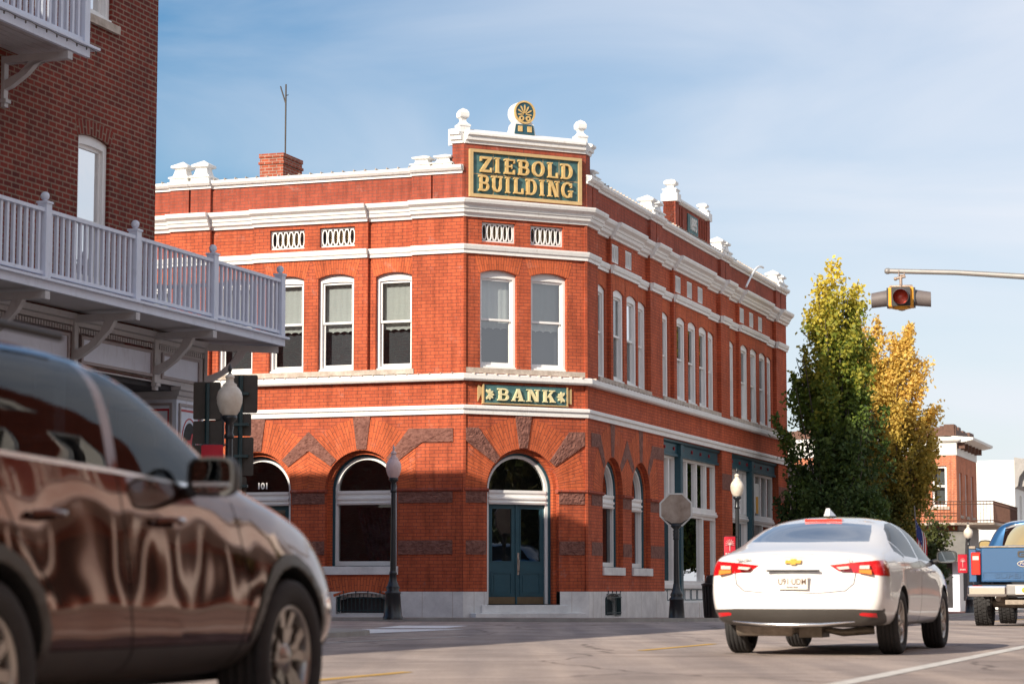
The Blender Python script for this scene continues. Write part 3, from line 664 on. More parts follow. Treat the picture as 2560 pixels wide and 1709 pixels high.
# arched windows of the ground storey
def arched(fr0, c, r, zs, zb, door=False, num=None, sill=True):
    fr = fr0 if fr0 is not FR_ else Fr(tuple(FR_(0, 0, .10).xy), dR, nR)
    mb = MB(); mb.ring(fr, arch_open(c, r, zs, zb - .02), arch_open(c, r - .08, zs, zb - .02 if door else zb), -.28, -.128 if fr0 is not FR_ else -.228)
    nm = 'double_door' if door == 2 else 'door' if door else 'arched_window'
    mb.build('arch_reveal', 'brick_radial', root)
    f = MB(); r1_ = r - .08; r2_ = r1_ - .055
    f.ring(fr, arch_open(c, r1_, zs, zb - .015), arch_open(c, r2_, zs, zb - .015), -.45, -.26)
    WN = f.build(nm, 'teal_paint', root)
    f = MB(); r3 = r2_ - .065
    bot = 2.9 if door else zb + .02
    f.ring(fr, arch_open(c, r2_, zs, bot if not door else .33), arch_open(c, r3, zs, bot + (.10 if not door else 0) if not door else .33), -.44, -.30)
    f.trim(fr, c - r3 - .004, c + r3 + .004, [(-.43, 2.60), (-.27, 2.60), (-.25, 2.64), (-.29, 2.66), (-.29, 2.70), (-.25, 2.72), (-.25, 2.76), (-.29, 2.78), (-.29, 2.82), (-.26, 2.86), (-.26, 2.92), (-.43, 2.92)])
    f.build('frame', 'white_paint', WN)
    gl = MB(); gl.add([fr(a, z, -.37) for a, z in [(c + (r3 + .01) * math.cos(math.pi * i / 20), zs + (r3 + .01) * math.sin(math.pi * i / 20)) for i in range(21)]], [tuple(range(21))])
    if not door: gl.add([fr(c - r3, zb + .1, -.37), fr(c + r3, zb + .1, -.37), fr(c + r3, 2.62, -.37), fr(c - r3, 2.62, -.37)], [(0, 1, 2, 3)])
    gl.build('pane', 'glass_dark', WN)
    if num:
        tx = MB(); text_on(tx, fr, num, c, zs + .13, -.36, .2, .003, .006, flip=-1 if fr is FL else 1); tx.build('number', 'white_paint', WN)
    if not door:
        cu = MB(); n = 40; vs = []
        for i in range(n + 1):
            s_ = c - r3 + (r3 * 1.1) * i / n; d_ = -.75 - .05 * math.sin(i * 1.1) - .03 * math.sin(i * 2.3)
            vs += [fr(s_ + (.35 * (i / n) if 1 else 0), 2.55, d_), fr(s_, zb, d_)]
        cu.add(vs, [(2 * i, 2 * i + 2, 2 * i + 3, 2 * i + 1) for i in range(n)], smooth=True); cu.build('curtain', 'curtain_cloth', WN)
    if sill:
        sl = MB(); sl.box(fr0, c - r - .01, c + r + .06, zb - .19, zb + .0, -.3, .05); sl.build('sill', 'limestone', WN, bevel=.01)
    if door:
        w0, w1 = c - r3, c + r3; mid = (w0 + w1) / 2
        for a, b, hs in ((w0, mid - .006, 1), (mid + .006, w1, 0)):
            d_ = MB(); z0_, z1_ = .33, 2.6
            gp = rect(a + .11, b - .11, 1.31, 2.5)
            d_.wall(fr, rect(a, b, z0_, z1_), [gp], -.36, .04, .05)
            d_.ring(fr, rect(a + .09, b - .09, .53, 1.07), rect(a + .13, b - .13, .57, 1.03), -.37, -.345)
            d_.prism(fr, rect(a + .16, b - .16, .60, 1.0), -.37, -.35)
            d_.ring(fr, rect(a + .085, b - .085, 1.285, 2.525), rect(a + .11, b - .11, 1.31, 2.5), -.38, -.35)
            lf = d_.build('door_leaf', 'teal_paint', WN)
            kp = MB(); kp.box(fr, a + .02, b - .02, .34, .5, -.358, -.353); kp.build('kick_plate', 'kick_plate', lf)
            g_ = MB(); g_.add([fr(*p, -.385) for p in gp], [(0, 1, 2, 3)]); g_.build('glass', 'glass_dark', lf)
        hd = MB(); hd.box(fr, mid + .03, mid + .075, 1.0, 1.5, -.36, -.345); hd.tube([fr(mid + .05, 1.08, -.345), fr(mid + .05, 1.1, -.29), fr(mid + .05, 1.34, -.29), fr(mid + .05, 1.36, -.345)], .011, 6); hd.build('handle', 'rust_fitting', WN)
        ls = MB(); ls.prism(fr, rect(mid - .02, mid + .02, .34, 2.6), -.36, -.338); ls.build('astragal', 'teal_paint', WN)
arched(FL, 2.47, .9, 2.93, 1.19); arched(FL, 5.11, .9, 2.93, .35, 1, '101', False); arched(FL, 7.75, .9, 2.93, 1.19); arched(FL, 10.4, .9, 2.93, 1.19)
arched(FF, 1.5, .92, 2.93, .35, 2, None, False)
arched(FR_, 2.11, .86, 2.95, 1.19); arched(FR_, 4.61, .86, 2.95, 1.19)
# basement windows with iron grilles
for fr, a, b, z0, zs in ((FL, 1.77, 3.06, .11, .5), (FR_, 1.27, 2.6, .03, .46)):
    f = MB(); O_ = seg_open(a, b, z0, zs, zs + .1, 8); f.ring(fr, O_, [(a + (x - a) * .94 + (b - a) * .03, z0 + .03 + (z - z0) * .74) for x, z in O_], -.16, -.10)
    WN = f.build('basement_window', 'white_trim', root)
    g_ = MB(); g_.prism(fr, rect(a, b, z0, zs + .1), -.2, -.18); g_.build('pane', 'dark_interior', WN)
    g_ = MB(); n = 12 if fr is FL else 11
    for i in range(n):
        s_ = a + .1 + (b - a - .2) * i / (n - 1); top = .60 if i % 3 == 1 else .53
        g_.tube([fr(s_, z0 + .03, .07), fr(s_, top, .07)], .009, 6); g_.lathe([(.0, .05), (.018, .02), (.006, 0)], fr(s_, top, .07), seg=6)
    for z in (z0 + .08, .47): g_.box(fr, a + .04, b - .04, z, z + .022, .062, .078)
    for s_ in (a + .05, b - .07): g_.box(fr, s_, s_ + .02, z0 + .05, .5, -.05, .07)
    g_.build('iron_grille', 'teal_iron', WN)
hb = MB(); n = 16
for i in range(n):
    t0, t1 = i / n, (i + 1) / n; pt = lambda t, k: FL(1.72 + 1.39 * t + (t - .5) * .25 * k, (.5 + .13 * (1 - (2 * t - 1) ** 2)) * (1 - k) + (.93 + .02 * (1 - (2 * t - 1) ** 2)) * k, .056 if k == 0 else .012)
    hb.add([pt(t0, 0), pt(t1, 0), pt(t1, 1), pt(t0, 1)], [(0, 1, 2, 3)], [[(0, i * .09), (0, i * .09 + .09), (.35, i * .09 + .09), (.35, i * .09)]])
hb.build('basement_arch', 'brick_radial', root)
# shop fronts on the right side
def storefront(s0, s1, cols, panes):
    f = MB(); f.trim(FR_, s0, s1, [(-.5, 4.18), (-.08, 4.18), (-.08, 4.24), (-.12, 4.26), (-.12, 4.5), (-.05, 4.54), (-.05, 4.61), (-.5, 4.61)])
    for a, b in cols: f.box(FR_, a, b, .3, 4.45, -.35, -.03); f.box(FR_, a - .03, b + .03, 4.2, 4.5, -.3, -.01)
    SF = f.build('shopfront', 'teal_paint', root)
    ed = [s0] + [x for c_ in cols for x in c_] + [s1]
    for k, n in zip(range(0, len(ed), 2), panes):
        a, b = ed[k], ed[k + 1]; w_ = MB()
        w_.ring(FR_, rect(a, b, 2.84, 4.18), rect(a + .07, b - .07, 2.91, 4.11), -.32, -.2)
        w_.trim(FR_, a, b, [(-.32, 2.69), (-.14, 2.69), (-.12, 2.75), (-.16, 2.78), (-.16, 2.84), (-.32, 2.84)])
        for i in range(1, n): s_ = a + (b - a) * i / n; w_.box(FR_, s_ - .055, s_ + .055, 2.9, 4.12, -.3, -.2)
        big = k == 2 or s0 > 13; dm = b - 1.5 if (k == 2) else b
        w_.ring(FR_, rect(a, dm, .8, 2.69), rect(a + .08, dm - .09, .9, 2.62), -.32, -.18)
        w_.box(FR_, a, dm, .70, .80, -.32, -.12)
        if k == 2: w_.ring(FR_, rect(dm, b, .3, 2.69), rect(dm + .1, b - .1, .42, 2.6), -.42, -.2); w_.box(FR_, dm + .1, b - .1, .42, 1.0, -.4, -.34); w_.box(FR_, dm + .5, dm + .58, 1.0, 2.6, -.4, -.3)
        WN = w_.build('shop_window', 'white_paint', SF)
        g_ = MB(); g_.add([FR_(a, .9, -.27), FR_(b, .9, -.27), FR_(b, 4.1, -.27), FR_(a, 4.1, -.27)], [(0, 1, 2, 3)]); g_.build('shop_glass', 'glass_store', SF)
        p_ = MB(); p_.box(FR_, a, dm, .33, .7, -.32, -.2); nn = max(2, int((dm - a) / .62))
        pl = p_.build('bulkhead', 'white_paint', SF)
        q_ = MB()
        for i in range(nn): x0 = a + (dm - a) * i / nn + .05; x1 = a + (dm - a) * (i + 1) / nn - .05; q_.ring(FR_, rect(x0, x1, .38, .68), rect(x0 + .025, x1 - .025, .405, .655), -.2, -.185)
        q_.build('bulkhead_moulding', 'teal_paint', SF)
    r_ = MB(); s_ = s0 + .45
    while s_ < s1 - .3: r_.lathe([(0, .02), (.045, .015), (.05, 0)], FR_(s_, 4.38, -.10), 'x', 8); r_.box(FR_, s_ - .035, s_ + .035, 4.34, 4.42, -.12, -.108); s_ += .95
    r_.build('rosette', 'red_paint', SF)
storefront(6.82, 13.1, [(8.62, 8.85)], [3, 4]); storefront(14.35, 20.57, [(17.0, 17.25)], [4, 4])
# poster in the far shop window
ps = MB(); ps.box(FR_, 18.3, 18.9, 3.0, 3.9, -.25, -.245); PS = ps.build('window_poster', 'far_white', root)
ps = MB(); ps.box(FR_, 18.45, 18.75, 2.98, 3.5, -.244, -.24); ps.build('yellow_strip', 'signal_yellow', PS)
# name tower
tw = MB()
tp = [FF(0, 0), FF(3.15, 0), FF(3.15, 0) + (Vector((*dR, 0)) * .34), FF(3.0, 0, -.6), FF(.15, 0, -.6), FF(0, 0) + Vector((*dL, 0)) * .28]
n = len(tp); vs = [p + Vector((0, 0, 9.5)) for p in tp] + [p + Vector((0, 0, 10.85)) for p in tp]
tw.add(vs, [(i, (i + 1) % n, n + (i + 1) % n, n + i) for i in range(n)] + [tuple(range(n, 2 * n))])
TW = tw.build('name_tower', 'brick_parapet', root)
tc_ = MB()
T_T = [(-.45, 10.80), (.03, 10.80), (.04, 10.86), (.09, 10.88), (.10, 10.96), (.15, 10.99), (.15, 11.04), (.05, 11.10), (-.2, 11.18), (-.45, 11.18)]
tc_.trim(FF, 0, 3.15, T_T, -K * -1 if 0 else K, K)
T_E = [(-.1, 10.80), (.03, 10.80), (.04, 10.86), (.09, 10.88), (.10, 10.96), (.15, 10.99), (.15, 11.04), (.1, 11.06), (-.1, 11.06)]
tc_.trim(FL, 0, .3, T_E, K, 0); tc_.trim(FR_, 0, .36, T_E, K, 0)
tc_.build('tower_coping', 'white_trim', TW)
def finial_mb(mb, c, w_, h, rot_fr, squat=False):
    """square turned finial: list of (halfwidth, height) rings"""
    pr = ([(1, 0), (1, .12), (1.15, .15), (1.15, .22), (.85, .27), (.75, .33), (.62, .55), (.62, .6), (.95, .66), (.95, .76), (0, 1)] if squat else
          [(1, 0), (1, .22), (1.12, .25), (1.12, .31), (.8, .36), (.5, .44), (.45, .5), (.55, .56), (.85, .62), (.9, .68), (.9, .8), (.6, .92), (0, 1)])
    base = len(mb.v); vs = []
    for a, z in pr:
        for x, y in ((-1, -1), (1, -1), (1, 1), (-1, 1)):
            vs.append(Vector(c) + Vector((*rot_fr.d.xy, 0)) * (x * a * w_ / 2) + Vector((*rot_fr.n.xy, 0)) * (y * a * w_ / 2) + Vector((0, 0, z * h)))
    mb.add(vs, [(4 * i + k, 4 * i + (k + 1) % 4, 4 * i + 4 + (k + 1) % 4, 4 * i + 4 + k) for i in range(len(pr) - 1) for k in range(4)])
def finial(fr, s_, z, o, w_, h, squat=False, par_=root):
    mb = MB(); finial_mb(mb, fr(s_, z, o), w_, h, fr, squat); mb.build('finial', 'white_trim', par_)
finial(FF, .02, 11.05, -.1, .25, .58, par_=TW); finial(FF, 3.06, 11.05, -.1, .25, .58, par_=TW)
for s_ in (.50, 1.03, 6.64, 7.19): finial(FL, s_, 10.3, -.14, .46, .52 if s_ > 5 else .30, s_ > 0)
for s_ in (.7,): finial(FR_, s_, 10.3, -.14, .42, .28, True)
for s_ in (5.87, 6.47, 13.4, 13.96, 20.8, 21.6): finial(FR_, s_, 10.3, -.14, .46, .5, True)
# antefix with the palmette
ax = MB(); nn = 28; cc = (1.57, 11.66); rr = .27
pr = [(cc[0] + rr * math.cos(a), cc[1] + rr * math.sin(a)) for a in [R(-50 + 280 * i / nn) for i in range(nn + 1)]] + [(1.33, 11.38), (1.27, 11.12), (1.87, 11.12), (1.81, 11.38)]
ax.prism(FF, pr, -.38, -.05, True); AX = ax.build('antefix', 'white_trim', TW)
g_ = MB(); cir = lambda r_, n_=28: [(cc[0] + r_ * math.cos(2 * math.pi * i / n_), cc[1] + r_ * math.sin(2 * math.pi * i / n_)) for i in range(n_)]
g_.ring(FF, cir(.272), cir(.232), -.06, -.015)
for k in range(7):
    a = R(90 + (k - 3) * 31); L0, L1 = .03, (.19 if k in (0, 6) else .21)
    u = (math.cos(a), math.sin(a)); v_ = (-u[1], u[0])
    g_.prism(FF, [(cc[0] + u[0] * L0 - v_[0] * .008, cc[1] - .05 + u[1] * L0 - v_[1] * .008), (cc[0] + u[0] * L1 * .8 - v_[0] * .019, cc[1] - .05 + u[1] * L1 * .9 - v_[1] * .019), (cc[0] + u[0] * L1, cc[1] - .05 + u[1] * L1 * 1.1), (cc[0] + u[0] * L1 * .8 + v_[0] * .019, cc[1] - .05 + u[1] * L1 * .9 + v_[1] * .019), (cc[0] + u[0] * L0 + v_[0] * .008, cc[1] - .05 + u[1] * L0 + v_[1] * .008)], -.04, -.02)
for sg in (-1, 1):
    c2 = (cc[0] + sg * .085, cc[1] - .15)
    g_.ring(FF, [(c2[0] + .065 * math.cos(t), c2[1] + .065 * math.sin(t)) for t in [2 * math.pi * i / 14 for i in range(14)]], [(c2[0] + .03 * math.cos(t), c2[1] + .03 * math.sin(t)) for t in [2 * math.pi * i / 14 for i in range(14)]], -.04, -.01)
    g_.prism(FF, rect(cc[0] + sg * .12 - .055, cc[0] + sg * .12 + .055, 11.2, 11.33), -.04, -.015)
g_.build('palmette', 'gold_paint', AX)
g_ = MB(); g_.prism(FF, cir(.234), -.06, -.035); g_.prism(FF, [(1.31, 11.14), (1.83, 11.14), (1.79, 11.37), (1.35, 11.37)], -.06, -.032); g_.build('teal_ground', 'teal_paint', AX)
# lettering: slab serif glyphs on a 1 x 1 box
def stroke(p, q, w_):
    dx, dy = q[0] - p[0], q[1] - p[1]; l = math.hypot(dx, dy); nx, ny = -dy / l * w_ / 2, dx / l * w_ / 2
    return [(p[0] - nx, p[1] - ny), (q[0] - nx, q[1] - ny), (q[0] + nx, q[1] + ny), (p[0] + nx, p[1] + ny)]
def arcp(cx, cy, rx, ry, a0, a1, w_, n=12, wy=None):
    wy = wy or w_; o_ = [(cx + rx * math.cos(R(a0 + (a1 - a0) * i / n)), cy + ry * math.sin(R(a0 + (a1 - a0) * i / n))) for i in range(n + 1)]
    i_ = [(cx + (rx - w_) * math.cos(R(a0 + (a1 - a0) * i / n)), cy + (ry - wy) * math.sin(R(a0 + (a1 - a0) * i / n))) for i in range(n + 1)]
    return o_ + i_[::-1]
W_, T_, S_ = .19, .10, .075
def glyph(ch):
    V = lambda x: rect(x, x + W_, 0, 1); H_ = lambda a, b, z, t=T_: rect(a, b, z, z + t); serif = lambda x: [rect(x - .09, x + W_ + .09, 0, S_), rect(x - .09, x + W_ + .09, 1 - S_, 1)]
    if ch == 'I': return [V(.12)] + serif(.12), .5
    if ch == 'Z': return [H_(.0, .85, 0, .15), H_(.0, .85, .85, .15), [(.0, .1), (.28, .1), (.85, .9), (.57, .9)], rect(.0, .1, .7, .9), rect(.75, .85, .1, .3)], .85
    if ch == 'E': return [V(.1), H_(.0, .8, 0, .13), H_(.0, .8, .87), H_(.1, .58, .44), rect(.7, .8, .05, .3), rect(.7, .8, .72, .95), rect(.52, .6, .36, .64)], .82
    if ch == 'L': return [V(.1)] + serif(.1) + [H_(.0, .8, 0), rect(.7, .8, .05, .36)], .82
    if ch == 'B': return [V(.1)] + [H_(0, .5, 0, .12), H_(0, .5, .88, .12), H_(.1, .52, .45, .12), arcp(.48, .285, .37, .285, -90, 90, W_, 12, .12), arcp(.46, .725, .34, .275, -90, 90, W_ * .95, 12, .12)], .86
    if ch == 'D': return [V(.1), H_(0, .45, 0, .12), H_(0, .45, .88, .12), arcp(.42, .5, .47, .5, -90, 90, W_, 16, .12)], .92
    if ch == 'O': return [arcp(.47, .5, .47, .5, 0, 180, W_, 16, .12), arcp(.47, .5, .47, .5, 180, 360, W_, 16, .12)], .95
    if ch == 'U': return [rect(.08, .08 + W_, .35, 1), rect(.66, .66 + .15, .35, 1), arcp(.445, .36, .365, .36, 180, 360, .2, 14, .14), rect(-.02, .42, .9, 1), rect(.56, .9, .9, 1)], .9
    if ch == 'N': return [rect(.1, .24, 0, 1), rect(.72, .86, 0, 1), [(.06, 1), (.34, 1), (.9, .0), (.66, .0)], rect(-.02, .36, 0, S_), rect(.6, .98, 1 - S_, 1), rect(-.02, .2, 1 - S_, 1)], .96
    if ch == 'G': return [arcp(.47, .5, .47, .5, 42, 190, W_, 14, .12), arcp(.47, .5, .47, .5, 190, 318, W_, 14, .12), rect(.58, .96, .38, .48), rect(.68, .87, .05, .42), rect(.76, .86, .66, .95)], .95
    if ch == 'A': return [[(.0, 0), (.16, 0), (.48, .93), (.4, 1)], [(.56, 0), (.86, 0), (.56, 1), (.36, 1)], rect(.2, .66, .27, .38), rect(-.06, .26, 0, .08), rect(.48, .96, 0, .08)], .9
    if ch == 'K': return [V(.1)] + serif(.1) + [[(.3, .38), (.44, .38), (.86, .93), (.68, .93)], [(.42, .52), (.58, .68), (.96, .0), (.66, .0)], rect(.55, .95, .9, 1), rect(.58, 1.0, 0, .09)], .96
    return [rect(0, .5, 0, 1)], .6
def letters(mb, fr, txt, s0, s1, z0, z1, o0, o1, gap=.12):
    gl = [glyph(c) for c in txt]; tot = sum(g_[1] for g_ in gl) + gap * (len(gl) - 1); k = (s1 - s0) / tot; x = s0; q = 0
    for polys, w_ in gl:
        for p in polys:
            q += 1; mb.prism(fr, [(x + a * k, z0 + b * (z1 - z0)) for a, b in p], o0, o1 + (q % 7) * .0007)
        x += (w_ + gap) * k
# name panel
sg_ = MB(); sg_.prism(FF, rect(.17, 2.95, 9.61, 10.63), -.02, .035); SG = sg_.build('name_panel', 'teal_sign', root)
fr_ = MB(); fr_.ring(FF, rect(.12, 3.0, 9.57, 10.67), rect(.20, 2.92, 9.64, 10.60), 0, .09); fr_.build('panel_frame', 'tan_terracotta', SG)
lt = MB(); letters(lt, FF, 'ZIEBOLD', .38, 2.76, 10.15, 10.51, .02, .105, .24); letters(lt, FF, 'BUILDING', .34, 2.76, 9.71, 10.08, .02, .105, .22); lt.build('lettering', 'gold_paint', SG)
jt = MB()
for s_ in (.72, 1.12, 1.56, 2.0, 2.42): jt.box(FF, s_, s_ + .012, 9.65, 10.59, .03, .038)
jt.box(FF, .2, 2.92, 10.10, 10.115, .03, .0385); jt.build('panel_joint', 'tan_terracotta', SG)
# BANK sign
sg_ = MB(); sg_.prism(FF, rect(.48, 2.60, 4.87, 5.29), -.01, .05); SG = sg_.build('bank_sign', 'teal_sign', root)
fr_ = MB(); fr_.box(FF, .45, 2.63, 4.845, 4.87, 0, .09)
for s_, d_ in ((.46, -1), (2.6, 1)):
    fr_.box(FF, s_, s_ + .03, 4.87, 5.29, 0, .075)
    e = s_ + (0 if d_ < 0 else .03); fr_.prism(FF, [(e, 4.95), (e + d_ * .11, 4.9), (e + d_ * .11, 5.28), (e, 5.2), (e + d_ * .03, 5.08)] if d_ > 0 else [(e, 4.95), (e, 5.2), (e - .11, 5.28), (e - .11, 4.9), (e - .03, 5.08)], 0, .04)
fr_.build('sign_edging', 'tan_terracotta', SG)
lt = MB(); letters(lt, FF, 'BANK', .82, 2.28, 4.93, 5.21, .03, .11, .26); lt.build('lettering', 'cream_paint', SG)
for c in ((.61, 5.06), (2.47, 5.06)):
    fl = MB()
    for k in range(7):
        a = R((k - 3) * 40 + (0 if c[0] < 1 else 180)); u = (math.cos(a), math.sin(a)); v_ = (-u[1], u[0]); L1 = .13
        fl.prism(FF, [(c[0], c[1]), (c[0] + u[0] * L1 * .7 - v_[0] * .028, c[1] + u[1] * L1 * .7 - v_[1] * .028), (c[0] + u[0] * L1, c[1] + u[1] * L1), (c[0] + u[0] * L1 * .7 + v_[0] * .028, c[1] + u[1] * L1 * .7 + v_[1] * .028)], .04, .085 + k * .001)
    fl.build('flower_ornament', 'cream_paint', SG)
# gable with the date on the right side
ga = MB(); ga.box(FR_, 8.05, 11.85, 10.2, 10.98, -.30, .0)
for a in (8.05, 11.5): ga.box(FR_, a, a + .35, 10.2, 10.99, -.31, .03)
GA = ga.build('date_gable', 'brick_parapet', root)
gp = MB(); gp.trim(FR_, 8.4, 11.5, [(-.36, 10.96), (.04, 10.96), (.10, 11.02), (.10, 11.08), (-.36, 11.1)])
for a in (8.02, 11.47): gp.box(FR_, a, a + .41, 10.99, 11.2, -.36, .09)
gp.build('gable_coping', 'white_trim', GA)
finial(FR_, 8.22, 11.19, -.13, .36, .42, par_=GA); finial(FR_, 11.68, 11.19, -.13, .32, .32, par_=GA)
dp = MB(); dp.box(FR_, 9.4, 10.5, 10.34, 10.86, 0, .03); DP = dp.build('date_panel', 'teal_sign', GA)
tx = MB(); text_on(tx, FR_, '1895', 9.95, 10.6, .04, .48, .008, .012, sx=.82); tx.build('date_lettering', 'blind_cloth', DP)
for s_ in (8.55, 8.8, 10.75, 11.0, 11.25): rb = MB(); rb.box(FR_, s_, s_ + .05, 10.33, 10.9, .0, .03); rb.build('brick_rib', 'brick_parapet', GA)
# white scrolled brace at the far end, chimney, aerial
sb = MB(); sb.tube([FR_(15.2 + 3.2 * t, 9.55 + 1.0 * math.sin(t * 1.57), .28 - .2 * t) for t in [i / 8 for i in range(9)]], .035, 6); sb.build('iron_brace', 'white_paint', root)
ch = MB(); chf = FL.shift(0, -3.2)
ch.box(chf, 5.98, 6.62, 9.5, 11.5, -1.15, 0); ch.box(chf, 5.95, 6.65, 11.25, 11.32, -1.18, .03); ch.box(chf, 5.96, 6.64, 11.42, 11.52, -1.17, .02)
ch.build('chimney', 'brick_chimney', ROOF)
an = MB(); p = FL.shift(0, -3.8)(6.2, 0)
an.tube([p + Vector((0, 0, 9.6)), p + Vector((-.0, 0, 13.4))], .022, 6)
an.tube([p + Vector((0, 0, 12.9)), p + Vector((-.14, 0, 13.35))], .018, 5); an.tube([p + Vector((-.02, 0, 13.1)), p + Vector((.05, .1, 13.15))], .012, 5)
an.build('roof_aerial', 'sign_back', ROOF)
# ------------------------------------------------------------------ the brick building with balconies on the left
LB = thing('brick_balcony_building', 'tall dark red brick building with white wrap-around balconies and a white shop frieze, in shade', 'building', tuple(ST(-1.05, 0, 0)))
FB = Fr(tuple(ST(-1.05, 0, 0).xy), dR, nR)             # street front: s runs with the street
d45 = (-math.sin(math.pi / 4 - A), math.cos(math.pi / 4 - A)); n45 = (d45[1], -d45[0])
FC = Fr(tuple(FB(-2.64, 0).xy), d45, n45)              # cut corner above
FS = Fr(tuple(FB(-.86, 0, -1.78).xy), dL, dR)          # side towards the cross street
w_ = MB(); WB = [(-5.07, -4.14), (-8.3, -7.37), (-11.5, -10.57), (-15, -14.07)]
holes = [seg_open(a, b, z0, z1 - .06, z1) for a, b in WB for z0, z1 in ((5.15, 7.38), (9.2, 10.95))]
w_.wall(FB, rect(-45, -2.64, 3.9, 11.3), holes, 0, .16)
w_.wall(FC, rect(0, 2.52, 3.9, 11.3), [], 0, .1); w_.wall(FS, rect(0, 16, .0, 11.2), [], 0, .1)
w_.box(FS, 0, 16, 11.0, 11.19, -40, -.2)
w_.wall(FB, rect(-45, -16, 0, 3.9), [], 0, .1)
w_.add([FS(16, 0, 0), FS(16, 11.45, 0), FS(16, 11.45, -44), FS(16, 0, -44)], [(0, 1, 2, 3)])
w_.add([FB(-45, 0, 0), FB(-45, 11.45, 0), FB(-45, 11.45, -17), FB(-45, 0, -17)], [(0, 1, 2, 3)])
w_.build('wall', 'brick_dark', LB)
cr = MB(); cr.trim(FB, -45, -2.64, [(-.2, 11.3), (.1, 11.3), (.3, 11.5), (.3, 11.6), (-.2, 11.6)]); cr.trim(FC, 0, 2.52, [(-.2, 11.3), (.1, 11.3), (.3, 11.5), (.3, 11.6), (-.2, 11.6)]); cr.build('roof_cornice', 'white_trim', LB)
for a, b in WB:
    for z0, z1, rl in ((5.15, 7.38, 6.1), (9.2, 10.95, 10.1)):
        wn = sash(FB, a, b, 0, LB, z0=z0, zs=z1 - .06, zc=z1, rail=rl, depth=.05, t=.10)
        h = MB(); n = 11
        for i in range(n):
            t0, t1 = i / n, (i + 1) / n
            P_ = lambda t, k: FB(a - .03 + (b - a + .06) * t + (t - .5) * .18 * k, z1 - .06 + .06 * (1 - (2 * t - 1) ** 2) + .22 * k, .006)
            h.add([P_(t0, 0), P_(t1, 0), P_(t1, 1), P_(t0, 1)], [(0, 1, 2, 3)], [[(0, i * .082), (0, i * .082 + .082), (.21, i * .082 + .082), (.21, i * .082)]])
        h.build('brick_arch', 'brick_dark', wn)
        s_ = MB(); s_.box(FB, a - .1, b + .18, z0 - .13, z0 - .005, -.1, .06); s_.build('sill', 'sill_stone', wn)
# ground storey: frieze and cut-corner shop
def fpts(off): return None
fz = MB()
fz.box(FB, -22, -.80, 3.88, 4.66, -.3, 0); fz.box(FS, 0, 6, 3.88, 4.66, -.3, .055)
fz.box(FB, -22, -.80, 4.49, 4.56, 0, .035)
fz.trim(FB, -22, -.8, [(0, 4.56), (.06, 4.58), (.10, 4.655), (0, 4.655)])
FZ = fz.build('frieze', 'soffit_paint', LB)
dn = MB(); s_ = -14.0
while s_ < -.95: dn.box(FB, s_, s_ + .035, 4.40, 4.47, 0, .03); s_ += .075
dn.build('dentil_row', 'soffit_paint', FZ)
for a, b in ((-2.32, -1.07), (-4.86, -2.70), (-7.4, -5.27), (-9.9, -7.75), (-12.4, -10.3)):
    p_ = MB(); p_.ring(FB, rect(a - .035, b + .035, 3.955, 4.365), rect(a + .02, b - .02, 4.0, 4.32), 0, .028); p_.build('panel_moulding', 'mauve_trim', FZ)
    p_ = MB(); p_.prism(FB, rect(a + .02, b - .02, 4.0, 4.32), -.01, .006); p_.build('frieze_panel', 'railing_paint', FZ)
# recessed shop windows, dark
sw = MB(); sw.box(FB, -16, -1.8, 0, 3.86, -1.3, -1.25); sw.box(FB, -22, -1.76, 3.80, 3.87, -1.3, -.06); sw.build('shop_recess', 'dark_interior', LB)
for a in (-15.9, -9.6, -5.5):
    c_ = MB(); c_.box(FB, a, a + .35, 0, 3.8, -.4, -.08); c_.build('shop_column', 'railing_paint', LB)
